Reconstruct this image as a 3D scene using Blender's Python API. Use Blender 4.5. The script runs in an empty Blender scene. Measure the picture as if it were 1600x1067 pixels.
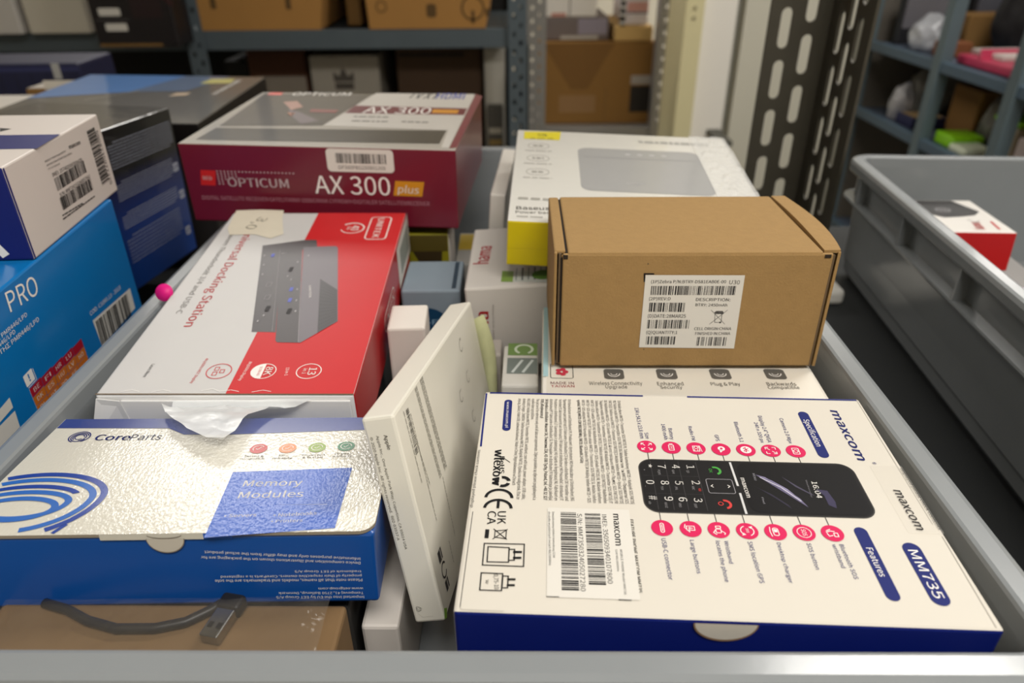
import bpy, bmesh, math, random
from mathutils import Vector, Matrix, noise

# ------------------------------------------------------------------ camera, world, lamps, exposure
SC = bpy.context.scene
COL = SC.collection
EYE = 1.20                                    # camera height above the floor; the numbers below are measured from the eye


def P(x, y, z):
    return Vector((x, y, z + EYE))


cam_data = bpy.data.cameras.new('camera')
cam_data.sensor_width = 36.0
cam_data.lens = 24.975
cam_data.clip_start = 0.01
cam_data.dof.use_dof = True
cam_data.dof.focus_distance = 0.305
cam_data.dof.aperture_fstop = 9.0
cam = bpy.data.objects.new('camera', cam_data)
COL.objects.link(cam)
_d = Vector((18 / 1110, 1917 / 1110, 1)).normalized()      # straight down, seen in the lens (x right, y down, z ahead)
_zw = -_d
_yw = (Vector((0, 0, 1)) - _zw * _zw.z).normalized()
_xw = _yw.cross(_zw)
_R = Matrix((_xw, _yw, _zw))
cam.matrix_world = Matrix.Translation(P(0, 0, 0)) @ (_R @ Matrix(((1, 0, 0), (0, -1, 0), (0, 0, -1)))).to_4x4()
SC.camera = cam

world = bpy.data.worlds.new('world')
SC.world = world
world.use_nodes = True
world.node_tree.nodes['Background'].inputs[0].default_value = (1.0, 0.97, 0.93, 1)
world.node_tree.nodes['Background'].inputs[1].default_value = 0.05

SC.view_settings.view_transform = 'Standard'
SC.view_settings.look = 'None'
SC.view_settings.gamma = 1.0
SC.view_settings.use_curve_mapping = False
SC.view_settings.exposure = -0.46


def lamp(x, y, z, sx, sy, watts, col=(1.0, 0.965, 0.915)):
    l = bpy.data.lights.new('ceiling_lamp', 'AREA')
    l.shape = 'RECTANGLE'
    l.size, l.size_y = sx, sy
    l.energy = watts
    l.color = col
    o = bpy.data.objects.new('ceiling_lamp', l)
    COL.objects.link(o)
    o.location = P(x, y, z)
    return o


CEIL = 1.25
lamp(-1.03, 2.67, CEIL - .03, .95, .74, 36)
lamp(1.5, 3.5, CEIL - .03, .8, .6, 28)
lamp(2.65, 3.75, CEIL - .03, .7, 1.5, 46)
lamp(.95, 1.02, CEIL - .03, .6, .35, 27)
lamp(0.35, -.55, CEIL - .03, 1.2, .5, 42)

# ------------------------------------------------------------------ materials


def lin(h):
    h = h.lstrip('#')
    c = [int(h[i:i + 2], 16) / 255 for i in (0, 2, 4)]
    return [x / 12.92 if x <= .04045 else ((x + .055) / 1.055) ** 2.4 for x in c]


_mats = {}


def M(h, rough=.55, coat=0., cr=.15, bump=0., bs=300., metal=0., var=.03, vs=60., spec=.4, stretch=(1, 1, 1)):
    key = (h, rough, coat, cr, bump, bs, metal, var, vs, spec, stretch)
    if key in _mats:
        return _mats[key]
    m = bpy.data.materials.new('surface_%d' % len(_mats))
    m.use_nodes = True
    nt = m.node_tree
    b = nt.nodes['Principled BSDF']
    b.inputs['Roughness'].default_value = rough
    b.inputs['Metallic'].default_value = metal
    b.inputs['Specular IOR Level'].default_value = spec
    b.inputs['Coat Weight'].default_value = coat
    b.inputs['Coat Roughness'].default_value = cr
    c = lin(h)
    tc = nt.nodes.new('ShaderNodeTexCoord')
    n = nt.nodes.new('ShaderNodeTexNoise')
    n.inputs['Scale'].default_value = vs
    n.inputs['Detail'].default_value = 3
    nt.links.new(tc.outputs['Object'], n.inputs['Vector'])
    mx = nt.nodes.new('ShaderNodeMix')
    mx.data_type = 'RGBA'
    mx.inputs['A'].default_value = [max(0, x * (1 - var)) for x in c] + [1]
    mx.inputs['B'].default_value = [min(1, x * (1 + var)) for x in c] + [1]
    nt.links.new(n.outputs['Fac'], mx.inputs['Factor'])
    nt.links.new(mx.outputs['Result'], b.inputs['Base Color'])
    if bump > 0:
        n2 = nt.nodes.new('ShaderNodeTexNoise')
        n2.inputs['Scale'].default_value = bs
        n2.inputs['Detail'].default_value = 2
        mp = nt.nodes.new('ShaderNodeMapping')
        mp.inputs['Scale'].default_value = stretch
        nt.links.new(tc.outputs['Object'], mp.inputs['Vector'])
        nt.links.new(mp.outputs['Vector'], n2.inputs['Vector'])
        bp = nt.nodes.new('ShaderNodeBump')
        bp.inputs['Strength'].default_value = bump
        bp.inputs['Distance'].default_value = .001
        nt.links.new(n2.outputs['Fac'], bp.inputs['Height'])
        if coat > 0:
            nt.links.new(bp.outputs['Normal'], b.inputs['Coat Normal'])
        else:
            nt.links.new(bp.outputs['Normal'], b.inputs['Normal'])
    _mats[key] = m
    return m


def sheer(h, a, rough=.2, bump=.3, bs=60.):
    """thin clear or milky plastic film: part see-through, part surface"""
    key = ('sheer', h, a, rough, bump, bs)
    if key in _mats:
        return _mats[key]
    m = bpy.data.materials.new('film_%d' % len(_mats))
    m.use_nodes = True
    nt = m.node_tree
    b = nt.nodes['Principled BSDF']
    b.inputs['Base Color'].default_value = lin(h) + [1]
    b.inputs['Roughness'].default_value = rough
    b.inputs['Alpha'].default_value = a
    n2 = nt.nodes.new('ShaderNodeTexNoise')
    n2.inputs['Scale'].default_value = bs
    tc = nt.nodes.new('ShaderNodeTexCoord')
    nt.links.new(tc.outputs['Object'], n2.inputs['Vector'])
    bp = nt.nodes.new('ShaderNodeBump')
    bp.inputs['Strength'].default_value = bump
    bp.inputs['Distance'].default_value = .002
    nt.links.new(n2.outputs['Fac'], bp.inputs['Height'])
    nt.links.new(bp.outputs['Normal'], b.inputs['Normal'])
    _mats[key] = m
    return m


def ramped(stops, z0, z1, rough=.35, coat=0.):
    """printed vertical colour blend on a carton"""
    m = bpy.data.materials.new('printed_blend')
    m.use_nodes = True
    nt = m.node_tree
    b = nt.nodes['Principled BSDF']
    b.inputs['Roughness'].default_value = rough
    b.inputs['Coat Weight'].default_value = coat
    tc = nt.nodes.new('ShaderNodeTexCoord')
    sp = nt.nodes.new('ShaderNodeSeparateXYZ')
    mr = nt.nodes.new('ShaderNodeMapRange')
    mr.inputs['From Min'].default_value = z0
    mr.inputs['From Max'].default_value = z1
    cr = nt.nodes.new('ShaderNodeValToRGB')
    nt.links.new(tc.outputs['Object'], sp.inputs[0])
    nt.links.new(sp.outputs['Z'], mr.inputs['Value'])
    nt.links.new(mr.outputs['Result'], cr.inputs['Fac'])
    nt.links.new(cr.outputs['Color'], b.inputs['Base Color'])
    el = cr.color_ramp.elements
    while len(el) < len(stops):
        el.new(.5)
    for e, (p, h) in zip(el, stops):
        e.position = p
        e.color = lin(h) + [1]
    return m


# ------------------------------------------------------------------ mesh collecting


class MB:
    def __init__(s):
        s.v, s.f, s.mi, s.m, s.sm = [], [], [], [], []

    def slot(s, m):
        if m not in s.m:
            s.m.append(m)
        return s.m.index(m)

    def add(s, vs, fs, m, smooth=False):
        o = len(s.v)
        k = s.slot(m)
        s.v += [tuple(v) for v in vs]
        for f in fs:
            s.f.append([i + o for i in f])
            s.mi.append(k)
            s.sm.append(smooth)

    def addbm(s, bm, m, T=None, pick=None, smooth=False):
        if T is not None:
            bm.transform(T)
        bm.normal_update()
        bm.verts.ensure_lookup_table()
        o = len(s.v)
        s.v += [tuple(v.co) for v in bm.verts]
        for i, v in enumerate(bm.verts):
            v.index = i
        for f in bm.faces:
            s.f.append([v.index + o for v in f.verts])
            s.mi.append(s.slot(pick(f) if pick else m))
            s.sm.append(smooth)
        bm.free()

    def box(s, lo, hi, m, T=None, bev=0., seg=2, pick=None):
        bm = bmesh.new()
        bmesh.ops.create_cube(bm, size=1)
        lo, hi = Vector(lo), Vector(hi)
        for v in bm.verts:
            v.co = Vector([lo[i] + (v.co[i] + .5) * (hi[i] - lo[i]) for i in range(3)])
        if bev > 0:
            bmesh.ops.bevel(bm, geom=list(bm.edges), offset=bev, segments=seg, profile=.5, affect='EDGES')
        bmesh.ops.recalc_face_normals(bm, faces=bm.faces)
        s.addbm(bm, m, T, pick)

    def tube(s, pts, r, m, n=10, cap=True):
        pts = [Vector(p) for p in pts]
        rs = r if isinstance(r, (list, tuple)) else [r] * len(pts)
        rings = []
        up = Vector((0, 0, 1))
        for i, p in enumerate(pts):
            d = (pts[min(i + 1, len(pts) - 1)] - pts[max(i - 1, 0)]).normalized()
            a = d.cross(up)
            if a.length < 1e-4:
                a = d.cross(Vector((1, 0, 0)))
            a.normalize()
            b = a.cross(d)
            rings.append([p + (a * math.cos(t) + b * math.sin(t)) * rs[i] for t in [2 * math.pi * k / n for k in range(n)]])
        vs = [q for g in rings for q in g]
        fs = [[i * n + k, i * n + (k + 1) % n, (i + 1) * n + (k + 1) % n, (i + 1) * n + k] for i in range(len(pts) - 1) for k in range(n)]
        if cap:
            fs += [list(range(n))[::-1], [(len(pts) - 1) * n + k for k in range(n)]]
        s.add(vs, fs, m, True)

    def build(s, name, parent=None):
        me = bpy.data.meshes.new(name)
        me.from_pydata(s.v, [], s.f)
        for m in s.m:
            me.materials.append(m)
        me.polygons.foreach_set('material_index', s.mi)
        me.polygons.foreach_set('use_smooth', s.sm)
        me.update()
        o = bpy.data.objects.new(name, me)
        COL.objects.link(o)
        if parent is not None:
            o.parent = parent
        return o


def tag(o, label, cat, group=None):
    o['label'] = label
    o['category'] = cat
    if group:
        o['group'] = group
    return o


def rot(yaw, pitch=0., roll=0.):
    a, b, c = (math.radians(t) for t in (yaw, pitch, roll))
    return Matrix.Rotation(a, 3, 'Z') @ Matrix.Rotation(b, 3, 'X') @ Matrix.Rotation(c, 3, 'Y')


def thing(name, label, cat, loc, yaw=0., pitch=0., roll=0., group=None):
    o = bpy.data.objects.new(name, None)
    o.empty_display_size = .02
    COL.objects.link(o)
    o.location = loc
    o.rotation_euler = rot(yaw, pitch, roll).to_euler()
    return tag(o, label, cat, group)


def struct(o):
    o['kind'] = 'structure'
    return o


# ------------------------------------------------------------------ printing on faces (millimetres from the face's lower left corner)
_text = {}
try:                                          # the plain sans face that ships with Blender
    import os
    SANS = bpy.data.fonts.load(os.path.join(bpy.utils.system_resource('DATAFILES'), 'fonts', 'Noto Sans CJK Regular.woff2'))
except Exception:
    SANS = None


def _curve_mesh(s, res, shear):
    cu = bpy.data.curves.new('lettering', 'FONT')
    cu.body = s
    if SANS and ord(s[0]) < 127:
        cu.font = SANS
    cu.resolution_u = res
    cu.shear = shear
    ob = bpy.data.objects.new('lettering', cu)
    COL.objects.link(ob)
    me = bpy.data.meshes.new_from_object(ob.evaluated_get(bpy.context.evaluated_depsgraph_get()))
    vs = [(v.co.x, v.co.y) for v in me.vertices]
    fs = [list(p.vertices) for p in me.polygons]
    ar = sum(p.area for p in me.polygons)
    if fs and me.polygons[0].normal.z < 0:
        fs = [f[::-1] for f in fs]
    bpy.data.objects.remove(ob)
    bpy.data.meshes.remove(me)
    bpy.data.curves.remove(cu)
    return vs, fs, ar


def _true_area(c):
    cu = bpy.data.curves.new('lettering', 'FONT')
    cu.body = c
    if SANS and ord(c) < 127:
        cu.font = SANS
    ob = bpy.data.objects.new('lettering', cu)
    COL.objects.link(ob)
    bpy.context.view_layer.update()
    k = ob.to_curve(bpy.context.evaluated_depsgraph_get())
    tot = 0.
    for sp in k.splines:
        pts, bp = [], sp.bezier_points
        for i in range(len(bp)):
            a, b = bp[i], bp[(i + 1) % len(bp)]
            for j in range(8):
                t = j / 8
                pts.append((1 - t) ** 3 * a.co + 3 * t * (1 - t) ** 2 * a.handle_right + 3 * t * t * (1 - t) * b.handle_left + t ** 3 * b.co)
        tot += sum(pts[i].x * pts[(i + 1) % len(pts)].y - pts[(i + 1) % len(pts)].x * pts[i].y for i in range(len(pts))) / 2
    ob.to_curve_clear()
    bpy.data.objects.remove(ob)
    bpy.data.curves.remove(cu)
    return abs(tot)


_glyph = {}


_memo = {}


def _bar():
    if 'bar' not in _memo:
        _memo['bar'] = max(v[0] for v in _curve_mesh('|', 2, 0)[0])
    return _memo['bar']


def _k():
    if 'k' not in _memo:
        a = max(v[1] for v in _curve_mesh('E', 2, 0)[0])
        b = max(v[1] for v in _curve_mesh('\u0415', 2, 0)[0])
        _memo['k'] = a / b
    return _memo['k']


def glyph(c, shear):
    """outline of one letter and its advance; the fill is taken at the first resolution that comes out whole"""
    if (c, shear) in _glyph:
        return _glyph[(c, shear)]
    k = 1.
    if ord(c) < 127:
        adv = max(v[0] for v in _curve_mesh(c + '|', 2, 0)[0]) - _bar()
    else:                                     # accents and other alphabets come from the built-in face, brought to the same size
        g = [v[0] for v in _curve_mesh(c, 2, 0)[0]]
        k = _k()
        adv = (max(g) + .06) * k if g else .2
    vs, fs = [], []
    if c.strip():
        want = _true_area(c)
        best = None
        for r in (3, 4, 5, 2, 6, 7, 8, 9, 10, 11, 12, 14, 16):
            t = _curve_mesh(c, r, shear)
            e = abs(t[2] - want)
            if best is None or e < best[0]:
                best = (e, t)
            if e < .03 * want:
                break
        vs, fs, _ = best[1]
        vs = [(a * k, b * k) for a, b in vs]
    _glyph[(c, shear)] = (vs, fs, adv)
    return _glyph[(c, shear)]


def textmesh(s, bold=0., res=2, shear=0.):
    key = (s, shear)
    if key in _text:
        return _text[key]
    vs, fs, x = [], [], 0.
    for c in s:
        gv, gf, adv = glyph(c, shear)
        o = len(vs)
        vs += [(a + x, b) for a, b in gv]
        fs += [[i + o for i in f] for f in gf]
        x += adv
    xs = [v[0] for v in vs] or [0, 1]
    _text[key] = (vs, fs, min(xs), max(xs))
    return _text[key]


def _ext(s):
    vs = textmesh(s)[0]
    return max(v[1] for v in vs)


class Face:
    def __init__(s, mb, o, u, v, W=None, H=None, lift=.00008):
        s.mb, s.o, s.u, s.v = mb, Vector(o), Vector(u), Vector(v)
        s.n = s.u.cross(s.v)
        s.lift = lift
        s.W, s.H = W, H

    def at(s, u, v, L=1):
        return s.o + s.u * (u / 1000) + s.v * (v / 1000) + s.n * (s.lift + .00007 * L)

    def poly(s, pts, m, L=1):
        a = sum(pts[i][0] * pts[(i + 1) % len(pts)][1] - pts[(i + 1) % len(pts)][0] * pts[i][1] for i in range(len(pts)))
        if a < 0:
            pts = pts[::-1]
        s.mb.add([s.at(u, v, L) for u, v in pts], [list(range(len(pts)))], m)

    def rect(s, u0, v0, u1, v1, m, L=1):
        s.poly([(u0, v0), (u1, v0), (u1, v1), (u0, v1)], m, L)

    def rr(s, u0, v0, u1, v1, r, m, L=1, n=6):
        s.poly(rrpts(u0, v0, u1, v1, r, n), m, L)

    def rrline(s, u0, v0, u1, v1, r, w, m, L=1, n=6):
        a, b = rrpts(u0, v0, u1, v1, r, n), rrpts(u0 + w, v0 + w, u1 - w, v1 - w, max(r - w, .01), n)
        k = len(a)
        s.mb.add([s.at(*p, L) for p in a + b], [[i, (i + 1) % k, k + (i + 1) % k, k + i] for i in range(k)], m)

    def disc(s, u, v, r, m, L=1, n=28):
        s.poly([(u + r * math.cos(2 * math.pi * i / n), v + r * math.sin(2 * math.pi * i / n)) for i in range(n)], m, L)

    def arc(s, u, v, r, w, a0, a1, m, L=1, n=28, ry=None, w1=None):
        ry = ry or r
        pts = []
        for i in range(n + 1):
            t = math.radians(a0 + (a1 - a0) * i / n)
            ww = w if w1 is None else w + (w1 - w) * i / n
            pts += [(u + (r - ww / 2) * math.cos(t), v + (ry - ww / 2) * math.sin(t)), (u + (r + ww / 2) * math.cos(t), v + (ry + ww / 2) * math.sin(t))]
        s.mb.add([s.at(*p, L) for p in pts], [[2 * i, 2 * i + 1, 2 * i + 3, 2 * i + 2] if a1 > a0 else [2 * i, 2 * i + 2, 2 * i + 3, 2 * i + 1] for i in range(n)], m)

    def arcclip(s, u, v, ru, rv, w, a0, a1, m, L=1, n=60, lo=.4, hi=1e9):
        for i in range(n):
            t0, t1 = (math.radians(a0 + (a1 - a0) * (i + j) / n) for j in (0, 1))
            q = [(u + (ru + e * w / 2) * math.cos(t), v + (rv + e * w / 2) * math.sin(t)) for t, e in ((t0, -1), (t0, 1), (t1, 1), (t1, -1))]
            if all(x > lo and y > lo and x < hi for x, y in q):
                s.poly(q, m, L)

    def line(s, pts, w, m, L=1):
        for (a, b), (c, d) in zip(pts, pts[1:]):
            t = Vector((c - a, d - b))
            if t.length < 1e-6:
                continue
            t.normalize()
            q = Vector((-t.y, t.x)) * w / 2
            e = t * w / 2
            s.poly([(a - e.x + q.x, b - e.y + q.y), (a - e.x - q.x, b - e.y - q.y), (c + e.x - q.x, d + e.y - q.y), (c + e.x + q.x, d + e.y + q.y)], m, L)

    def pill(s, u0, v0, u1, v1, w, m, L=1):
        a = math.atan2(v1 - v0, u1 - u0)
        pts = [(u1 + w / 2 * math.cos(a + t), v1 + w / 2 * math.sin(a + t)) for t in [math.pi * (i / 10 - .5) for i in range(11)]]
        pts += [(u0 + w / 2 * math.cos(a + t), v0 + w / 2 * math.sin(a + t)) for t in [math.pi * (i / 10 + .5) for i in range(11)]]
        s.poly(pts, m, L)

    def text(s, t, u0, v0, u1, v1, h, m, L=2, bold=0., ref='H', res=3, shear=0., fit=True):
        """t along the base line (u0,v0)-(u1,v1), capitals h mm tall"""
        vs, fs, x0, x1 = textmesh(t, 0, res, shear)
        if not fs:
            return
        d = Vector((u1 - u0, v1 - v0))
        ln = d.length
        d.normalize()
        q = Vector((-d.y, d.x))
        ky = h / _ext(ref)
        kx = ln / (x1 - x0) if fit else ky
        w = .8 * bold * _ext('H')
        for e in ((-w, w) if bold > .008 else (0,)):        # heavy lettering: struck twice, a hair apart
            s.mb.add([s.at(u0 + d.x * (x - x0 + e) * kx + q.x * y * ky, v0 + d.y * (x - x0 + e) * kx + q.y * y * ky, L) for x, y in vs], fs, m)

    def T(s, t, p, m, **k):
        """p = base line start, base line end, top of the first letter"""
        (u0, v0), (u1, v1), (a, b) = p
        d = Vector((u1 - u0, v1 - v0)).normalized()
        s.text(t, u0, v0, u1, v1, abs((a - u0) * -d.y + (b - v0) * d.x), m, **k)

    def bars(s, p, m, seed=1, n=40, L=2):
        """bar code: base start, base end, top of the first bar"""
        (u0, v0), (u1, v1), (a, b) = p
        d = Vector((u1 - u0, v1 - v0))
        ln = d.length
        d.normalize()
        q = Vector((-d.y, d.x))
        h = (a - u0) * q.x + (b - v0) * q.y
        R = random.Random(seed)
        ws = [R.choice((1, 1, 1, 2, 2, 3)) for _ in range(2 * n - 1)]
        k = ln / sum(ws)
        x = 0
        for i, w in enumerate(ws):
            if i % 2 == 0:
                c = [(x, 0), (x + w * k, 0), (x + w * k, h), (x, h)]
                s.poly([(u0 + d.x * e + q.x * f, v0 + d.y * e + q.y * f) for e, f in c], m, L)
            x += w * k

    def words(s, u0, v0, u1, v1, h, m, seed=1, L=2, word=(2.0, 6.0), gap=.8):
        """print too fine to read: one short dash per word"""
        R = random.Random(seed)
        d = Vector((u1 - u0, v1 - v0))
        ln = d.length
        d.normalize()
        q = Vector((-d.y, d.x)) * h
        x = 0
        while x < ln - .2:
            w = min(R.uniform(*word) * h, ln - x)
            a, b = Vector((u0, v0)) + d * x, Vector((u0, v0)) + d * (x + w)
            s.poly([tuple(a), tuple(b), tuple(b + q), tuple(a + q)], m, L)
            x += w + gap * h


def rrpts(u0, v0, u1, v1, r, n=6):
    out = []
    for cx, cy, a in ((u1 - r, v0 + r, -90), (u1 - r, v1 - r, 0), (u0 + r, v1 - r, 90), (u0 + r, v0 + r, 180)):
        for i in range(n + 1):
            t = math.radians(a + 90 * i / n)
            out.append((cx + r * math.cos(t), cy + r * math.sin(t)))
    return out


def bbox(pts):
    us, vs = [p[0] for p in pts], [p[1] for p in pts]
    return min(us), min(vs), max(us), max(vs)


def dist(p):
    return math.hypot(p[0][0] - p[1][0], p[0][1] - p[1][1])


def carton_faces(mb, W, D, H):
    return {'top': Face(mb, (-W / 2, -D / 2, H), (1, 0, 0), (0, 1, 0), W * 1000, D * 1000),
            'front': Face(mb, (-W / 2, -D / 2, 0), (1, 0, 0), (0, 0, 1), W * 1000, H * 1000),
            'right': Face(mb, (W / 2, -D / 2, 0), (0, 1, 0), (0, 0, 1), D * 1000, H * 1000)}


def sides(mats, dflt):
    def pick(f):
        n = f.normal
        c = [('top', n.z), ('bottom', -n.z), ('right', n.x), ('left', -n.x), ('back', n.y), ('front', -n.y)]
        k = max(c, key=lambda t: t[1] + (.02 if t[0] == 'top' else 0))[0]
        return mats.get(k, dflt)
    return pick


def carton(name, label, cat, pose, mats, dflt, bev=.0009, group=None, part='carton'):
    """pose: centre x,y,z (from the eye), yaw, pitch, roll, width, depth, height -> (thing, mesh collector, its faces)"""
    x, y, z, yaw, pi, ro, W, D, H = pose
    base = P(x, y, z) + rot(yaw, pi, ro) @ Vector((0, 0, -H / 2))
    t = thing(name, label, cat, base, yaw, pi, ro, group)
    mb = MB()
    mb.box((-W / 2, -D / 2, 0), (W / 2, D / 2, H), dflt, bev=bev, pick=sides(mats, dflt))
    return t, mb, carton_faces(mb, W, D, H)


def plate(outer, holes, th, m, name, parent=None):
    """flat sheet with openings: outline and holes as 2D point lists, thickness th along z"""
    cu = bpy.data.curves.new(name, 'CURVE')
    cu.dimensions = '2D'
    cu.fill_mode = 'BOTH'
    cu.extrude = th / 2
    for ring in [outer] + holes:
        sp = cu.splines.new('POLY')
        sp.points.add(len(ring) - 1)
        for p, q in zip(sp.points, ring):
            p.co = (q[0], q[1], 0, 1)
        sp.use_cyclic_u = True
    ob = bpy.data.objects.new(name, cu)
    COL.objects.link(ob)
    me = bpy.data.meshes.new_from_object(ob.evaluated_get(bpy.context.evaluated_depsgraph_get()))
    vs = [v.co.copy() for v in me.vertices]
    fs = [list(p.vertices) for p in me.polygons]
    bpy.data.objects.remove(ob)
    bpy.data.meshes.remove(me)
    bpy.data.curves.remove(cu)
    return vs, fs


def stadium(cx, cy, w, l, n=6):
    r = w / 2
    pts = [(cx + r * math.cos(t), cy + l / 2 - r + r * math.sin(t)) for t in [math.pi * i / n for i in range(n + 1)]]
    return pts + [(cx + r * math.cos(t), cy - l / 2 + r + r * math.sin(t)) for t in [math.pi + math.pi * i / n for i in range(n + 1)]]


# shared papers and inks
WHITE = M('#ded8cc', .5, var=.015)
PAPER = M('#d8d4cb', .45, var=.015)
INK = M('#141416', .6, spec=.2)
INKG = M('#3c3a3a', .6, spec=.2)
NAVY = M('#0c1c6c', .38, var=.05)
NAVYI = M('#1b2568', .6, spec=.2)
PINK = M('#cf1f57', .6, spec=.2)
INKW = M('#ece8e2', .45)
DARK = M('#070708', .7)

# ------------------------------------------------------------------ the room
WALLM = M('#e4ddcc', .8, bump=.05, bs=80)


def slab(name, lo, hi, m):
    mb = MB()
    mb.box(P(*lo), P(*hi), m)
    return struct(mb.build(name))


slab('floor', (-3.2, -1.6, -1.25), (3.6, 4.6, -1.2), M('#77746e', .5, var=.1, vs=6))
slab('ceiling', (-3.2, -1.6, CEIL), (3.6, 4.6, CEIL + .05), M('#d9d5cb', .9))
slab('wall_left', (-3.25, -1.6, -1.2), (-3.2, 4.6, CEIL), WALLM)
slab('wall_right', (3.6, -1.6, -1.2), (3.65, 4.6, CEIL), WALLM)
slab('wall_back', (-3.2, 4.6, -1.2), (3.6, 4.65, CEIL), WALLM)
slab('wall_front', (-3.2, -1.65, -1.2), (3.6, -1.6, CEIL), WALLM)

# ------------------------------------------------------------------ the shelf the crates stand on
GREYS = M('#2c2e2f', .6)
t = thing('storage_shelf', 'dark metal shelf board carrying the grey plastic crates', 'shelf', P(.1, .42, -1.2))
mb = MB()
mb.box((-.95, -.40, .862), (1.0, .39, .888), GREYS, bev=.002)
mb.build('shelf_board', t)
for x in (-.93, .96):
    for y in (-.38, .37):
        mb = MB()
        mb.box((x - .02, y - .02, 0), (x + .02, y + .02, .861), GREYS, bev=.001)
        mb.build('leg', t)

# ------------------------------------------------------------------ crates
CRATE = M('#868a8c', .24, coat=.25, cr=.12, bump=.04, bs=500, var=.03, spec=.5)


def loop_rr(hw, hd, r, z, n=6):
    return [(x, y, z) for x, y in rrpts(-hw, -hd, hw, hd, r, n)]


def make_crate(name, label, loc, yaw, group, hole=False):
    """stacking crate, 40 x 60 x 12 cm: tapered wall, ledge, ribbed recess, turned rim"""
    o = thing(name, label, 'crate', loc, yaw, group=group)
    hw, hd, H = .20, .30, .119
    prof = [(-.022, .0), (-.020, .0), (-.016, .006), (-.0105, .080), (-.0005, .0815), (.0, .083), (-.0005, .0845), (-.009, .0855), (-.009, .107),
            (-.001, .108), (.0, .110), (.0, .1155), (-.0012, .1182), (-.0035, .119), (-.0100, .119), (-.0114, .1184), (-.0120, .117), (-.0125, .110), (-.0135, .02),
            (-.020, .006), (-.024, .005)]
    mb = MB()
    loops = [loop_rr(hw + a, hd + a, max(.022 + a, .003), z) for a, z in prof]
    k = len(loops[0])
    vs = [p for lp in loops for p in lp]
    fs = [[i * k + j, i * k + (j + 1) % k, (i + 1) * k + (j + 1) % k, (i + 1) * k + j] for i in range(len(prof) - 1) for j in range(k)]
    fs += [list(range(k))[::-1], [(len(prof) - 1) * k + j for j in range(k)]]
    mb.add(vs, fs, CRATE, False)
    body = mb.build('crate_body', o)
    if hole:
        cb = MB()
        cb.box((-.055, .2, .05), (.055, .4, .088), CRATE, bev=.012, seg=3)
        c = cb.build('cutter')
        md = body.modifiers.new('opening', 'BOOLEAN')
        md.object, md.operation, md.solver = c, 'DIFFERENCE', 'EXACT'
        bpy.context.view_layer.update()
        me = bpy.data.meshes.new_from_object(body.evaluated_get(bpy.context.evaluated_depsgraph_get()))
        body.modifiers.clear()
        body.data = me
        bpy.data.objects.remove(c)
    def rib(lo, hi):
        rb = MB()
        rb.box(lo, hi, CRATE)
        rb.build('rim_rib', o)
    for s in (-1, 1):
        for y in (-.25, -.15, -.05, .05, .15, .25):
            a, b = (hw - .0105, hw - .0005) if s > 0 else (-hw + .0005, -hw + .0105)
            rib((a, y - .001, .0838), (b, y + .001, .1085))
        for x in (-.15, -.05, .05, .15):
            a, b = (hd - .0105, hd - .0005) if s > 0 else (-hd + .0005, -hd + .0105)
            rib((x - .001, a, .0838), (x + .001, b, .1085))
    return o


crate = make_crate('plastic_crate', 'grey plastic crate in front, filled with boxed electronics', P(-.0205, .430, -.310), -.8, 'grey stacking crates', True)
_c = rot(-5.0) @ Vector((.2, -.3, 0))
crate2 = make_crate('plastic_crate', 'grey plastic crate at the right edge, holding a red and white box', P(.327 + _c.x, .690 + _c.y, -.310), -5.0, 'grey stacking crates', True)

# ------------------------------------------------------------------ white phone box with navy sides, front right
MXW = M('#d2ccc0', .6, spec=.25, var=.012)
t, mb, F = carton('phone_box', 'white phone box with navy edges lying front right, printed with a keypad phone', 'box', (0.0714, 0.2170, -0.2083, -3.1898, 0.6320, -0.1265, 0.1766, 0.1274, 0.0299),
                  {'front': NAVY, 'back': NAVY, 'top': MXW}, MXW, .0012)
f = F['top']
W, D = f.W, f.H
f.rect(2.5, D - 2.0, W * .428, D - .9, NAVY)
f.rect(W * .546, D - 2.0, W - 1.5, D - .9, NAVY)
f.line([(0.9, 125.1), (1.7, 85.8)], .8, NAVY)
f.line([(2.1, 45.9), (2.2, 1.9)], .25, INKG)
f.line([(2.2, 1.5), (3.0, 0.9), (16.6, 0.8)], .3, M('#b9b3a8'))
f.line([(175.3, 126.2), (174.5, 46.4)], .3, M('#b9b3a8'))
f.line([(175.2, 40.1), (174.2, 1.3)], .35, M('#aaa49a'))
# text blocks
B1 = ['EN Mobile phone MM735 + Transmitter SOS FW735| PL Telefon komórkowy MM735 + Nadajnik SOS FW735|',
      'RO Telefon mobil MM735 + Transmițător SOS FW735| BG Мобилен телефон MM735 + Предавател SOS',
      'FW735|ES Teléfono móvil MM735 + Transmisor SOS FW735|CS Mobilní telefon MM735 + Vysílač SOS FW735|',
      'DE Mobiltelefon MM735 + SOS-Sender FW735| EL Κινητό τηλέφωνο MM735 + Πομπός SOS FW735| FR',
      'Téléphone mobile MM735 + Transmetteur SOS FW735| HR Mobitel MM735 + Transmitter SOS FW735| IT',
      'Telefono cellulare MM735 + Trasmettitore SOS FW735| LT Mobilusis telefonas MM735 + SOS FW735|ET Mobiiltelefon',
      'MM735 + SOS-saatja FW735| HU Mobiltelefon MM735 + SOS-jeladó FW735| NL Mobiele telefoon',
      'MM735 + SOS-zender FW735| PT Telefone celular MM735 + Transmissor SOS FW735| SL Mobilni telefon',
      'MM735 + SOS oddajnik FW735| FI Kännykkä MM735 + SOS-lähetin FW735| SK Mobilný telefón MM735 + SOS',
      'vysielač FW735| MM735: GSM 900/1800 MHz, FW735: Bluetooth 2.4 GHz']
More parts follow.
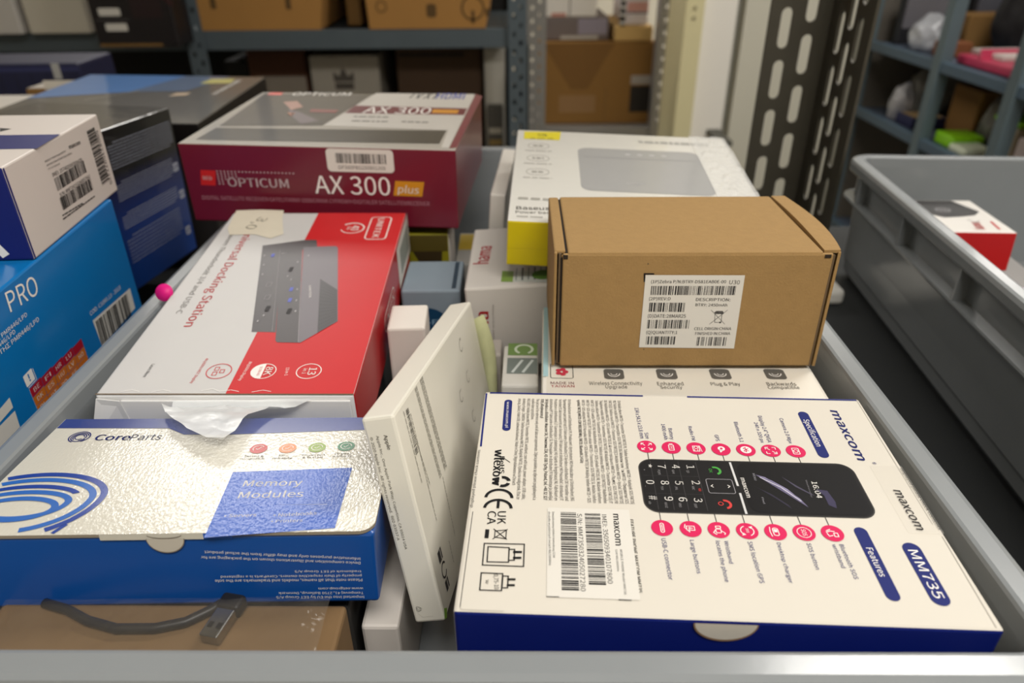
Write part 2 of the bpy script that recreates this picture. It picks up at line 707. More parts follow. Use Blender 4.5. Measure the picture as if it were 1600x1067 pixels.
B2 = ['EN Manufacturer and Distributor| PL Producent i dystrybutor| RO Producător și Distribuitor| BG',
      'Производител и дистрибутор| ES Fabricante y Distribuidor| CS Výrobce a distributor| DE Hersteller und',
      'Vertreiber| EL Κατασκευαστής και διανομέας| FR Fabricant et distributeur| HR Proizvođač i distributer| IT',
      'Produttore e distributore| LT Gamintojas ir platintojas| HU Gyártó és forgalmazó| NL Fabrikant en',
      'distributeur|PT Fabricante e Distribuidor| SL Proizvajalec in distributer| FI Valmistaja ja jakelija|',
      'SK Výrobca a distribútor: Maxcom SA, Towarowa 23A, 43-100 Tychy, Poland, tel. +48 32 327',
      '70 89, office@maxcom.pl',
      'The picture is for reference only and all data are approximate. Zdjęcia produktu są zdjęciami poglądowymi a',
      'wszelkie dane są przybliżone.',
      'INCLUDES: Mobile phone MM735, Transmitter FW735, wristband, case with leash, power adapter, USB cable,',
      'desktop charger. ZAWIERA: Telefon komórkowy MM735, Nadajnik FW735, Opaska na nadgarstek, Etui ze',
      'smyczą, Zasilacz, Kabel USB, Ładowarka biurkowa | Made in China | Wyprodukowano w Chinach']
(ua, va), (ub, vb), (uc, vc) = [(63.2, 121.5), (64.1, 52.6), (44.3, 120.9)]
for i, s in enumerate(B1):
    u = ua + (uc - ua) * i / 9
    e = vb if i < 9 else va + (vb - va) * .66
    f.text(s, u, va, u, e, 1.35, INKG if i < 9 else INK, bold=.0 if i < 9 else .03, res=2)
(ua, va), (ub, vb), (uc, vc) = [(39.9, 121.7), (40.7, 53.4), (16.5, 121.3)]
for i, s in enumerate(B2):
    u = ua + (uc - ua) * i / 11
    k = {6: .22, 8: .24, 11: .88}.get(i, 1)
    f.text(s, u, va, u, va + (vb - va) * k, 1.35, INK if i in (5, 6) else INKG, bold=.03 if i in (5, 6) else 0, res=2)
# address pill, stacked marks
p = [(11.8, 118.7), (12.0, 98.6)]
f.pill(*p[0], *p[1], 3.7, NAVYI)
f.T('www.maxcom.pl', [(11.1, 118.7), (11.5, 98.9), (12.4, 118.8)], INKW, ref='H')
f.T('wlexow', [(8.0, 83.4), (8.3, 61.1), (10.8, 83.5)], INK, bold=.045, ref='x')
f.T('BeHS', [(10.5, 78.9), (10.9, 68.3), (12.4, 79.0)], INK, bold=.04)
(u, v), = [(13.0, 63.4)]
for k in range(3):
    f.arc(u - .5, v, 2.6, 1.5, k * 120 + 12, k * 120 + 100, INK, 2, 4)
f.line([(12.5, 77.6), (14.8, 75.4)], .3, INK, 2)
c0, c1, e0, e1 = [(11.6, 53.9), (11.3, 58.4), (11.6, 48.1), (11.3, 52.3)]
r = abs(c0[1] - c1[1]) * 1.04
f.arc(*c0, r * 1.1, 1.2, 2, 178, INK, 2, ry=r)
f.arc(*e0, r * 1.1, 1.2, 2, 178, INK, 2, ry=r)
f.line([(e0[0], e0[1] + .6), (e0[0], e0[1] + r - .6)], 1.1, INK, 2)
f.T('UK', [(11.7, 46.5), (11.9, 39.8), (14.9, 46.6)], INK, bold=.01)
f.T('CA', [(7.9, 46.4), (8.1, 39.6), (11.1, 46.5)], INK, bold=.01)
f.rect(*bbox([(7.7, 37.0), (9.2, 32.6)]), INK)
x0, y0, x1, y1 = bbox([(10.9, 37.2), (15.9, 32.3)])
f.line([(x0, y0), (x1, y1)], .35, INK, 2)
f.line([(x0, y1), (x1, y0)], .35, INK, 2)
um, vm = (x0 + x1) / 2, (y0 + y1) / 2
f.line([(um - 2, vm + 1.5), (um + 2.2, vm + 2.2), (um + 2.2, vm - 2.2), (um - 2, vm - 1.5), (um - 2, vm + 1.5)], .35, INK, 2)
q = [(7.9, 30.0), (22.5, 30.2), (22.6, 19.8), (8.1, 19.9)]
f.line(q + q[:1], .45, INK, 2)
q = [(9.4, 28.5), (17.1, 28.3), (17.2, 21.5), (9.6, 21.4)]
f.line(q + q[:1], .45, INK, 2)
q = [(17.1, 27.5), (19.1, 27.6), (19.2, 22.5), (17.2, 22.4)]
f.line(q + q[:1], .45, INK, 2)
f.line([(19.1, 26.3), (21.3, 26.4)], 1.0, INK, 2)
f.line([(19.2, 23.6), (21.2, 23.7)], 1.0, INK, 2)
q = [(8.0, 16.4), (15.5, 16.3), (15.5, 9.0), (8.1, 9.0)]
f.line(q + q[:1], .45, INK, 2)
q = [(15.6, 15.3), (17.5, 15.3), (17.5, 10.3), (15.6, 10.2)]
f.line(q + q[:1], .45, INK, 2)
f.line([(17.6, 13.9), (19.6, 14.0)], .9, INK, 2)
f.line([(17.6, 11.4), (19.5, 11.5)], .9, INK, 2)
f.T('0,75-10', [(12.4, 15.9), (13.1, 9.5), (13.9, 16.0)], INK)
f.T('W', [(9.8, 13.4), (9.8, 11.7), (10.8, 13.5)], INK)
f.T('FEATURE PHONE MAXCOM MM735', [(61.8, 44.2), (61.7, 10.1), (63.2, 44.5)], INK, bold=.02)
# printed phone
x0, y0, x1, y1 = bbox([(68.2, 79.5), (156.1, 79.8), (145.4, 48.3), (70.5, 48.5)])
f.rr(x0, y0, x1, y1, 6.0, M('#3a3937', .6, spec=.2), 1, 8)
f.rr(x0 + .5, y0 + .6, x1 - .5, y1 - .6, 5.5, M('#171617', .6, spec=.2), 2, 8)
(sx, sy), (ex, ey) = [(109.1, 76.0), (104.0, 49.9)]
f.rr((sx + ex) / 2 + 2.0, y0 + 1.4, x1 - 1.6, y1 - 1.4, 4.5, M('#0c0b0d', .6, spec=.2), 3, 8)
for i, q in enumerate([(73.5, 62.0), (79.5, 62.3), (85.0, 62.0), (92.2, 61.9)]):
    f.line([(q[0], y0 + 1.6), (q[0], y1 - 1.6)], .22, M('#333133'), 3)
xk = [(92.2, 61.9)][0][0]
for k in (1, 2):
    f.line([(x0 + 1.6, y0 + (y1 - y0) * k / 3), (xk, y0 + (y1 - y0) * k / 3)], .15, M('#2a292b'), 3)
KEYS = [('*', [(71.9, 75.0)][0], '+'), ('0', [(71.9, 65.1)][0], '_'), ('#', [(72.0, 56.1)][0], 'ab'),
        ('7', [(77.8, 74.8)][0], 'PQRS'), ('8', [(77.8, 65.0)][0], 'TUV'), ('9', [(78.1, 55.8)][0], 'WXYZ'),
        ('4', [(83.6, 75.0)][0], 'GHI'), ('5', [(83.5, 65.1)][0], 'JKL'), ('6', [(83.5, 55.6)][0], 'MNO'),
        ('1', [(89.6, 74.9)][0], 'QO'), ('2', [(90.2, 65.5)][0], 'ABC'), ('3', [(89.4, 55.4)][0], 'DEF')]
for ch, (u, v), sub in KEYS:
    f.text(ch, u - 1.5, v + 1.2, u - 1.5, v - 1.0, 3.2, INKW, 4, .01)
    f.text(sub, u - 1.9, v - 2.0, u - 1.9, v - 2.0 - .75 * len(sub), .95, M('#8c8a8c'), 4)
(u, v), = [(99.3, 73.1)]
f.arc(u, v, 2.1, 1.0, 110, -70, M('#3f9a3a'), 4)
f.text('OK', u - 2.4, v + 1.2, u - 2.4, v - 1.2, 1.3, M('#3f9a3a'), 4)
(u, v), = [(99.5, 53.6)]
f.arc(u, v, 2.1, 1.0, 100, -80, M('#c8302c'), 4)
f.arc(u - 1.6, v + .3, .9, .3, 0, 360, M('#c8302c'), 4)
q = [(90.3, 62.2)]
f.text('RR', q[0][0] + .3, q[0][1], q[0][0] + .3, q[0][1] - 1.6, 1.0, M('#c8302c'), 4)
a, b_, c_, d_ = bbox([(94.9, 68.1), (105.1, 67.5), (104.0, 59.6), (94.4, 59.6)])
f.rrline(a, b_, c_, d_, 1.0, .28, M('#8d8b90'), 4)
vm = (b_ + d_) / 2
f.line([(a + 2.4, vm + .7), (a + 1.6, vm), (a + 2.4, vm - .7)], .28, INKW, 4)
f.line([(c_ - 2.4, vm + .7), (c_ - 1.6, vm), (c_ - 2.4, vm - .7)], .28, INKW, 4)
f.line([(106.5, 78.2), (106.7, 64.7)], .9, M('#c9c9c9'), 4)
f.line([(106.6, 59.7), (106.5, 49.1)], .9, M('#c9c9c9'), 4)
f.T('maxcom', [(108.7, 69.1), (108.7, 57.8), (110.1, 69.1)], INKW, ref='x', bold=.03, L=4)
f.T('16:04', [(136.6, 68.1), (135.9, 58.6), (138.7, 68.1)], INKW, L=4)
f.T('Wednesday', [(134.5, 68.9), (133.8, 58.7), (135.1, 69.0)], M('#77757a'), L=4)
f.T('MENU', [(114.2, 72.0), (114.1, 67.9), (115.1, 72.0)], M('#9a98a0'), L=4)
f.T('Find', [(114.4, 58.0), (114.3, 54.6), (115.1, 58.0)], M('#9a98a0'), L=4)
SW = [[(115.2, 71.3), (118.7, 69.9), (123.7, 64.9), (129.2, 57.9), (131.1, 53.1), (129.9, 56.1), (125.8, 63.2), (120.8, 68.1)], [(112.9, 64.5), (118.7, 60.1), (123.9, 54.1), (124.5, 52.0), (119.9, 57.5), (115.0, 62.7)],
      [(125.3, 70.7), (130.1, 65.2), (135.4, 59.9), (134.2, 60.3), (129.3, 64.7)], [(137.1, 63.6), (141.2, 62.8), (142.3, 56.6), (141.7, 53.1), (139.2, 54.7), (139.1, 60.0)]]
for s, h in zip(SW, ('#8d87a8', '#2c2938', '#4a4658', '#3a3650')):
    f.poly(s, M(h, .6, spec=.2), 4)
f.line([(116.7, 69.6), (123.5, 64.0), (129.1, 56.5)], .35, M('#d8d5e2'), 5)
# pink symbols: a row above and a row below the printed phone
TOPC = [(73.1, 87.9), (83.6, 87.6), (94.1, 87.5), (104.6, 87.2), (115.1, 87.2), (125.6, 87.1), (136.0, 87.1)]
BOTC = [(73.6, 40.3), (84.1, 40.2), (94.4, 40.1), (104.8, 40.0), (115.1, 39.9), (125.5, 40.0), (135.8, 40.1)]
for (u, v) in TOPC:
    f.line([(u, v), (u, y1 - .1)], .3, INKG)
    f.disc(u, v, 4.05, PINK, 2)
for (u, v) in BOTC:
    f.line([(u, v), (u, y0 + .1)], .3, INKG)
    f.disc(u, v, 4.05, PINK, 2)
w = .34
u, v = TOPC[0]
for a in (1, -1):
    for b_ in (1, -1):
        f.line([(u + a * .8, v + b_ * .8), (u + a * 2.1, v + b_ * 2.1)], w, INKW, 3)
        f.line([(u + a * 1.2, v + b_ * 2.2), (u + a * 2.2, v + b_ * 2.2), (u + a * 2.2, v + b_ * 1.2)], w, INKW, 3)
u, v = TOPC[1]
f.rrline(u - 1.2, v - 2, u + 1.2, v + 1.8, .3, w, INKW, 3)
f.line([(u - .5, v + 2.3), (u + .5, v + 2.3)], .5, INKW, 3)
f.text('H', u - .6, v + .6, u - .6, v - .7, 1.3, INKW, 3)
u, v = TOPC[2]
f.rrline(u - 1.5, v - 2.2, u + 1.5, v + 1.6, .3, w, INKW, 3)
f.arc(u, v + .5, .8, .3, 0, 360, INKW, 3)
f.line([(u - .8, v - .9), (u - .8, v - 1.6)], .3, INKW, 3)
f.line([(u + .5, v - .9), (u + .5, v - 1.6)], .3, INKW, 3)
f.line([(u + 1.6, v + 1.6), (u + 2.2, v - 2.2)], .25, INKW, 3)
u, v = TOPC[3]
f.disc(u + .2, v + .4, 1.5, INKW, 3)
f.poly([(u - .9, v + .0), (u + .9, v - .7), (u - .6, v - 2.3)], INKW, 3)
f.disc(u + .2, v + .4, .6, PINK, 4)
u, v = TOPC[4]
f.disc(u, v, 2.3, INKW, 3)
f.line([(u + 1.0, v + .8), (u - 1.0, v - .8), (u + 0, v - 1.5), (u, v + 1.5), (u - 1.0, v + .8), (u + 1.0, v - .8)], .32, PINK, 4)
u, v = TOPC[5]
for a in (1, -1):
    for b_ in (1, -1):
        f.line([(u + a * .9, v + b_ * 2.1), (u + a * 2.1, v + b_ * 2.1), (u + a * 2.1, v + b_ * .9)], w, INKW, 3)
f.line([(u + 1.6, v - 1.6), (u + .5, v - .5)], w, INKW, 3)
f.line([(u - 1.6, v + 1.6), (u - .5, v + .5)], w, INKW, 3)
u, v = TOPC[6]
f.rrline(u - 1.5, v - 2.1, u + 1.5, v + 2.1, .5, w, INKW, 3)
f.arc(u, v, .9, .3, 0, 360, INKW, 3)
u, v = BOTC[0]
f.rrline(u - .8, v - 2.5, u + .8, v + 2.5, .8, .32, INKW, 3)
f.line([(u, v - 1.5), (u, v + 1.5)], .3, INKW, 3)
u, v = BOTC[1]
f.rrline(u - 1.6, v - .9, u + 1.6, v + 1.5, .2, .3, INKW, 3)
f.text('A', u - .7, v + 1.0, u - .7, v - .4, 1.5, INKW, 3)
f.line([(u - 1.8, v + 2.2), (u - 2.2, v + .6), (u - .6, v - 1.7), (u - .6, v + .4)], .3, INKW, 3)
u, v = BOTC[2]
f.rrline(u - 1.3, v - 1.7, u + .9, v + .5, .5, .32, INKW, 3)
f.rrline(u - 1.1, v + .6, u + 1.0, v + 2.0, .4, .32, INKW, 3)
f.line([(u + .9, v - .6), (u + 2.1, v - 1.6), (u + 1.8, v - 2.3)], .34, INKW, 3)
f.line([(u - 1.3, v - .2), (u - 2.2, v - 1.5), (u - 1.2, v - 2.3)], .34, INKW, 3)
u, v = BOTC[3]
f.arc(u, v, 2.4, .34, 110, 230, INKW, 3)
f.arc(u, v, 2.4, .34, -70, 50, INKW, 3)
f.poly([(u + .8, v + 2.0), (u + 2.3, v + 2.4), (u + 1.7, v + 1.0)], INKW, 3)
f.poly([(u - .8, v - 2.0), (u - 2.3, v - 2.4), (u - 1.7, v - 1.0)], INKW, 3)
f.text('SMS', u - .4, v + 1.2, u - .4, v - 1.0, 1.0, INKW, 3)
u, v = BOTC[4]
f.rrline(u - 1.0, v - 2.0, u + 1.2, v + 2.0, .8, .32, INKW, 3)
f.rect(u - .5, v - .2, u + .7, v + 1.3, INKW, 3)
f.line([(u - 1.7, v + 2.2), (u - 2.0, v), (u - 1.7, v - 2.2)], .32, INKW, 3)
u, v = BOTC[5]
f.arc(u, v, 2.5, .25, 0, 360, INKW, 3)
f.text('SOS', u - .8, v + 1.6, u - .8, v - 1.6, 1.6, INKW, 3)
u, v = BOTC[6]
f.rrline(u + .2, v - 1.9, u + 1.9, v + .2, .3, .32, INKW, 3)
f.line([(u - .3, v - 1.2), (u - 1.6, v - 1.6), (u - 2, v - .2)], .35, INKW, 3)
f.line([(u - 2.1, v + .4), (u - .6, v + 1.0), (u + .8, v + .8)], .35, INKW, 3)
f.line([(u - 1.9, v + 1.1), (u - .5, v + 1.8)], .35, INKW, 3)
for s, p in (('Size', [(73.2, 97.6), (73.5, 93.3), (74.8, 97.6)]), ('134 x 54.5 x 13.8 mm', [(70.7, 116.1), (71.0, 93.5), (72.5, 116.1)]),
             ('Battery', [(84.2, 101.1), (84.1, 93.2), (85.8, 101.1)]), ('1400 mAh', [(81.4, 104.2), (81.4, 93.1), (83.0, 104.3)]),
             ('Radio FM', [(93.2, 102.9), (93.3, 93.0), (94.7, 103.0)]), ('GPS', [(103.7, 97.2), (103.7, 92.9), (105.3, 97.3)]),
             ('Bluetooth 5.1', [(114.2, 106.9), (113.9, 92.7), (115.8, 106.9)]), ('Display 2.4" QVGA', [(126.1, 111.9), (125.8, 92.8), (127.8, 111.9)]),
             ('240 x 320 px', [(123.2, 107.0), (122.8, 92.4), (124.7, 107.0)]), ('Camera 2.0 Mpx', [(135.3, 110.4), (134.7, 92.4), (136.9, 110.4)]),
             ('USB-C connector', [(72.6, 35.1), (72.7, 16.0), (74.2, 35.2)]), ('Large buttons', [(82.9, 34.7), (82.9, 19.2), (84.4, 34.8)]),
             ('Wristband', [(95.3, 34.8), (95.0, 24.2), (96.7, 34.9)]), ('locates the phone', [(92.2, 34.7), (91.8, 15.9), (93.7, 34.8)]),
             ('SMS location GPS', [(103.7, 34.8), (103.6, 15.9), (105.3, 34.9)]), ('Desktop charger', [(114.1, 34.7), (113.5, 16.3), (115.5, 34.7)]),
             ('SOS button', [(124.8, 34.9), (124.4, 22.7), (126.3, 34.9)]), ('Bluetooth SOS', [(136.4, 34.8), (136.2, 19.0), (137.9, 34.9)]),
             ('wristband', [(133.8, 34.7), (133.5, 23.8), (135.3, 34.8)])):
    f.T(s, p, NAVYI, bold=-.004)
for s, p, q, wd in (('Specification', [(146.6, 113.6), (147.4, 85.6)], [(146.2, 109.9), (145.8, 90.8), (148.6, 110.0)], 4.6),
                    ('Features', [(145.8, 41.2), (147.1, 12.6)], [(145.6, 33.5), (145.2, 20.4), (147.9, 33.6)], 4.8),
                    ('MM735', [(160.6, 33.4), (162.5, 12.1)], [(159.4, 33.1), (159.2, 11.9), (162.8, 33.3)], 6.4)):
    (a, b_), (c_, d_) = p
    um = (a + c_) / 2
    f.pill(um, b_, um, d_, wd, NAVYI)
    h = abs(q[2][0] - q[0][0])
    f.text(s, um - h / 2, q[0][1], um - h / 2, q[1][1], h, INKW)
(a, b_), (c_, d_), (e, g) = [(160.9, 117.4), (161.9, 82.2), (164.6, 117.6)]
f.text('maxcom', (a + c_) / 2 - 1.3, b_, (a + c_) / 2 - 1.3, d_, abs(e - a) * .82, NAVYI, bold=.035, ref='x', shear=.12)
f.T('®', [(165.2, 80.9), (165.7, 79.6), (166.8, 81.0)], NAVYI)
f.T('displayed please check contents', [(1.8, 48.2), (1.7, 83.0), (0.7, 48.2)], INKG)
mb.build('carton', t)
# thumb tab in the front edge
mb = MB()
ff = Face(mb, (-W / 2000, -D / 2000, 0), (1, 0, 0), (0, 0, 1))
ff.lift = .0006
(a, _), (b_, _) = [(78.5, -1.5), (99.4, -0.6)]
um, r, z = (a + b_) / 2, (b_ - a) / 2, F['front'].H - .5
ff.poly([(um + r * math.cos(q), z + .82 * r * math.sin(q)) for q in [math.pi + math.pi * i / 20 for i in range(21)]], M('#8d6f52', .8), 1)
ff.poly([(um + (r - .5) * math.cos(q), z + (.82 * r - .9) * math.sin(q)) for q in [math.pi + math.pi * i / 20 for i in range(21)]], M('#cfc8ba', .6), 2)
o = mb.build('thumb_tab', t)
o['label'] = 'half-round thumb notch showing white board with a brown cut edge'
# serial sticker
mb = MB()
ft = Face(mb, (-W / 2000, -D / 2000, F['front'].H / 1000), (1, 0, 0), (0, 1, 0))
ft.lift = .0002
q = [(30.9, 49.2), (62.1, 48.1), (59.2, 7.0), (30.8, 7.3)]
ft.rr(*bbox(q), .6, PAPER, 1)
ft.bars([(35.8, 46.9), (35.9, 10.0), (41.7, 47.1)], INK, 3, 44)
ft.bars([(45.0, 46.6), (45.2, 12.7), (50.9, 46.8)], INK, 7, 42)
ft.T('S/N: MM735032405027280', [(42.2, 46.3), (42.3, 9.8), (43.9, 46.4)], INK)
ft.T('IMEI: 350509340107800', [(51.5, 46.2), (51.7, 13.4), (53.2, 46.3)], INK)
ft.T('maxcom', [(55.8, 46.7), (55.6, 30.9), (57.7, 46.8)], INK, ref='x', bold=.04)
ft.T('MOBILE PHONE Model MM735', [(57.0, 28.9), (56.9, 9.0), (57.8, 29.0)], INK)
ft.T('GSM 900/1800MHz', [(55.4, 28.9), (55.3, 18.8), (56.1, 28.9)], INK)
ft.T('Dwuzakresowy telefon komórkowy GSM', [(32.6, 46.9), (32.9, 24.2), (33.4, 47.0)], INK)
ft.T('do użytku w publicznych sieciach 900/1800MHz', [(31.1, 46.9), (31.5, 20.5), (31.9, 46.9)], INK)
ft.line([(30.9, 7.2), (34.8, 7.2)], .35, INK)
ft.line([(55.0, 6.9), (59.0, 6.9)], .4, INK)
o = mb.build('serial_sticker', t)
o['label'] = 'white sticker with two bar codes and a serial number'
# clear seal with the maker's word over the right edge
mb = MB()
ft = Face(mb, (-W / 2000, -D / 2000, F['front'].H / 1000), (1, 0, 0), (0, 1, 0))
ft.lift = .0003
q = [(163.5, 79.3), (175.6, 79.2), (175.5, 41.1), (162.6, 40.9)]
ft.rr(q[0][0], q[2][1], W - .2, q[0][1], .8, sheer('#e9e4da', .16, .25, 0), 1)
(a, b_), (c_, d_), (e, g) = [(167.3, 64.3), (167.1, 42.9), (170.5, 64.4)]
ft.text('maxcom', (a + c_) / 2, b_, (a + c_) / 2, d_, abs(e - a) * .8, INKG, bold=.03, ref='x', shear=.12)
ft.T('displayed please check contents', [(175.2, 77.4), (175.2, 43.3), (176.5, 77.5)], INKG)
o = mb.build('clear_seal', t)
o['label'] = 'clear seal strip folded over the right edge'

# ------------------------------------------------------------------ white carton under the brown one
BOXW = M('#e3ddd0', .4, coat=.4, cr=.2, var=.01)
GRT = M('#5b5852')
t, mb, F = carton('retail_box', 'white glossy carton lying under the brown cardboard box', 'box', (0.0876, 0.3377, -0.2258, -2.7260, -0.8446, 0.0466, 0.1420, 0.1000, 0.0500), {}, BOXW, .0025)
f = F['top']
for s, p, m in (('MADE IN', [(4.6, 10.5), (16.5, 10.7), (4.8, 12.8)], M('#6b2433')), ('TAIWAN', [(4.8, 7.5), (16.7, 7.9), (4.9, 9.7)], M('#a02334')),
                ('Wireless Connectivity', [(24.2, 10.4), (51.2, 11.2), (24.5, 13.6)], GRT), ('Upgrade', [(32.3, 7.5), (43.3, 7.8), (32.7, 10.3)], GRT),
                ('Enhanced', [(58.8, 11.1), (72.0, 11.5), (59.3, 14.3)], GRT), ('Security', [(59.8, 8.0), (70.9, 8.4), (60.3, 10.8)], GRT),
                ('Plug & Play', [(85.8, 11.8), (100.6, 12.3), (86.5, 14.8)], GRT), ('Backwards', [(114.1, 12.7), (128.8, 13.2), (115.1, 15.8)], GRT),
                ('Compatible', [(113.8, 9.6), (129.5, 10.1), (114.6, 12.4)], GRT)):
    f.T(s, p, m)
x0, y0, x1, y1 = bbox([(4.4, 16.2), (16.1, 16.6), (16.5, 31.0)])
f.rrline(x0, y0, x1, y1, 1.5, .4, INKG)
um, vm = (x0 + x1) / 2, (y0 + y1) / 2 - 1
for k in range(5):
    f.disc(um + 2.0 * math.cos(k * 1.2566), vm + 2.4 * math.sin(k * 1.2566), 1.5, M('#c53a4d'), 2)
for q in [(37.5, 16.3), (64.9, 17.2), (92.6, 18.1), (120.9, 19.0)]:
    f.rr(q[0] - 5.2, q[1], q[0] + 5.2, q[1] + 10, 2, M('#5f5c57'), 1)
    f.arc(q[0], q[1] + 5.5, 3, .5, 180, 360, INKW, 2)
    f.arc(q[0], q[1] + 5.5, 1.6, .4, 180, 360, INKW, 2)
f.rect(.8, 18, 3.4, f.H - 2, M('#a9cdd2', .4, coat=.4))
mb.build('carton', t)

# ------------------------------------------------------------------ brown mailer box with the white label
KRAFT = M('#9b7b4c', .8, bump=.25, bs=900, var=.09, vs=220)
KRAFTD = M('#64513a', .85, var=.1, vs=300)
pose = (0.0902, 0.3584, -0.1671, -0.9698, -0.8446, 0.0466, 0.1376, 0.0870, 0.0641)
W, D, H = pose[6:]
t = thing('battery_box', 'small brown cardboard mailer box with a white label, on a white carton', 'box', P(*pose[:3]) + rot(*pose[3:6]) @ Vector((0, 0, -H / 2)), *pose[3:6])
mb = MB()
mb.box((-W / 2 + .0035, -D / 2 + .0025, 0), (W / 2 - .0035, D / 2, H - .0022), KRAFT, bev=.001)
f = Face(mb, (-W / 2, -D / 2 + .0025, 0), (1, 0, 0), (0, 0, 1))
mb.build('tray', t)
mb = MB()                                                     # front panel
mb.box((-W / 2 + .0042, -D / 2, .0006), (W / 2 - .0036, -D / 2 + .0024, H - .0008), KRAFT, bev=.0009)
fr = Face(mb, (-W / 2, -D / 2, 0), (1, 0, 0), (0, 0, 1))
for q in [(45.4, 58.4), (47.3, 10.8)]:
    fr.disc(*q, .3, INKG)
q = [(43.7, 53.5), (48.8, 53.5), (48.9, 52.8), (44.5, 52.8), (44.8, 48.8), (44.1, 48.8)]
fr.poly(q[:3] + [q[3]], INK)
fr.poly([q[0], q[3], q[4], q[5]], INK)
mb.build('front_panel', t)
mb = MB()                                                     # lid
mb.box((-W / 2 + .0066, -D / 2 + .0004, H - .0022), (W / 2 - .0085, D / 2, H), KRAFT, bev=.0009)
mb.box((-W / 2 + .0044, -D / 2 - .0003, H - .0032), (-W / 2 + .0066, -D / 2 + .0006, H - .0012), M('#2a2015', .9))  # dark block: shade of an open corner notch, put in as colour
mb.box((W / 2 - .0080, -D / 2 - .0003, H - .0028), (W / 2 - .0050, -D / 2 + .0006, H - .0012), M('#2a2015', .9))  # same painted notch shade at the right corner
mb.build('lid', t)
mb = MB()                                                     # left wall, folded double
mb.box((-W / 2, -D / 2 + .0012, .0), (-W / 2 + .0016, D / 2 - .001, H - .0004), KRAFT, bev=.0007)
mb.box((-W / 2 + .0022, -D / 2 + .0018, .001), (-W / 2 + .0036, D / 2 - .002, H - .001), KRAFTD, bev=.0005)
mb.box((-W / 2, -D / 2 + .003, H - .002), (-W / 2 + .0056, D / 2 - .001, H + .0001), KRAFT, bev=.0009)
mb.box((-W / 2 + .0056, -D / 2 + .0025, H - .0016), (-W / 2 + .0066, D / 2 - .002, H - .0010), M('#1a130c', .9))  # near-black strip painting the shade in the gap beside the lid
mb.box((-W / 2 + .0034, -D / 2 + .0012, .002), (-W / 2 + .0042, -D / 2 + .0016, H - .003), M('#1a130c', .9))  # near-black strip painting the shade in the slit beside the front panel
mb.build('left_wall', t)
mb = MB()                                                     # right wall, bowed outwards at mid length
n = 16
for k, (th, off, zz) in enumerate(((.0014, .0, H - .0006), (.0013, -.0024, H - .002))):
    vs, fs = [], []
    for i in range(n + 1):
        y = -D / 2 + .0012 + (D - .002) * i / n
        bow = .0042 * math.sin(math.pi * (i / n) ** .9) * (1 if k == 0 else .5)
        for x, z, b2 in ((W / 2 - th + off, .0, 0), (W / 2 + off, .0, 0), (W / 2 + off, zz, 1), (W / 2 - th + off, zz, 1)):
            vs.append((x + bow * b2, y, z))
    for i in range(n):
        for j in range(4):
            fs.append([i * 4 + j, (i + 1) * 4 + j, (i + 1) * 4 + (j + 1) % 4, i * 4 + (j + 1) % 4])
    fs += [[0, 1, 2, 3], [n * 4 + 3, n * 4 + 2, n * 4 + 1, n * 4]]
    mb.add(vs, fs, KRAFT if k == 0 else KRAFTD)
vs, fs = [], []
for i in range(n + 1):                                        # its folded-over top flap
    y = -D / 2 + .0022 + (D - .003) * i / n
    bow = .0042 * math.sin(math.pi * (i / n) ** .9)
    for x, z in ((W / 2 - .0078, H - .0012), (W / 2 + bow, H - .0012), (W / 2 + bow, H + .0004), (W / 2 - .0078, H + .0003 + .0012 * math.sin(math.pi * i / n))):
        vs.append((x, y, z))
for i in range(n):
    for j in range(4):
        fs.append([i * 4 + j, (i + 1) * 4 + j, (i + 1) * 4 + (j + 1) % 4, i * 4 + (j + 1) % 4])
fs += [[0, 1, 2, 3], [n * 4 + 3, n * 4 + 2, n * 4 + 1, n * 4]]
mb.add(vs, fs, KRAFT)
mb.build('right_wall', t)
mb = MB()
fr = Face(mb, (-W / 2, -D / 2, 0), (1, 0, 0), (0, 0, 1))
fr.lift = .00025
q = [(44.7, 52.6), (92.9, 52.4), (93.5, 11.4), (44.7, 12.1)]
fr.poly(q, PAPER, 1)
for s, p, b in (('(1P)Zebra P/N:BTRY-DS81EAB0E-00', [(47.7, 48.3), (84.2, 48.2), (47.7, 49.9)], .02), ('U30', [(85.8, 47.7), (90.9, 47.6), (85.7, 49.8)], .0),
                ('(2P)REV:D', [(47.5, 39.0), (58.1, 39.0), (47.6, 40.7)], .02), ('(D)DATE:28MAR25', [(47.7, 29.3), (66.7, 29.2), (47.8, 31.2)], .02),
                ('(Q)QUANTITY:1', [(47.7, 20.0), (63.4, 19.9), (47.7, 21.8)], .02), ('DESCRIPTION:', [(70.7, 38.6), (87.7, 38.4), (70.7, 40.2)], .02),
                ('BTRY: 2450mAh', [(70.8, 35.7), (86.6, 35.5), (70.7, 37.2)], .02), ('CELL ORIGIN:CHINA', [(71.8, 22.2), (90.4, 22.2), (71.8, 23.8)], .02),
                ('FINISHED IN:CHINA', [(72.6, 19.4), (90.3, 19.4), (72.6, 21.0)], .02)):
    fr.T(s, p, INK, bold=b)
fr.bars([(48.0, 41.9), (89.4, 41.8), (48.0, 46.8)], INK, 11, 52)
fr.bars([(47.9, 32.6), (65.5, 32.5), (48.0, 37.7)], INK, 12, 20)
fr.bars([(47.8, 23.1), (68.8, 23.0), (47.8, 28.1)], INK, 13, 26)
fr.bars([(48.0, 13.8), (62.7, 13.7), (48.0, 18.6)], INK, 14, 17)
fr.bars([(73.9, 13.1), (88.8, 13.0), (73.9, 18.2)], INK, 15, 17)
fr.line([(79.0, 33.4), (86.7, 25.6)], .3, INK)
fr.line([(87.0, 33.4), (79.2, 25.6)], .3, INK)
q = [(81.1, 31.4), (84.6, 31.4), (84.8, 26.5), (81.6, 26.5)]
fr.line(q + q[:1], .35, INK)
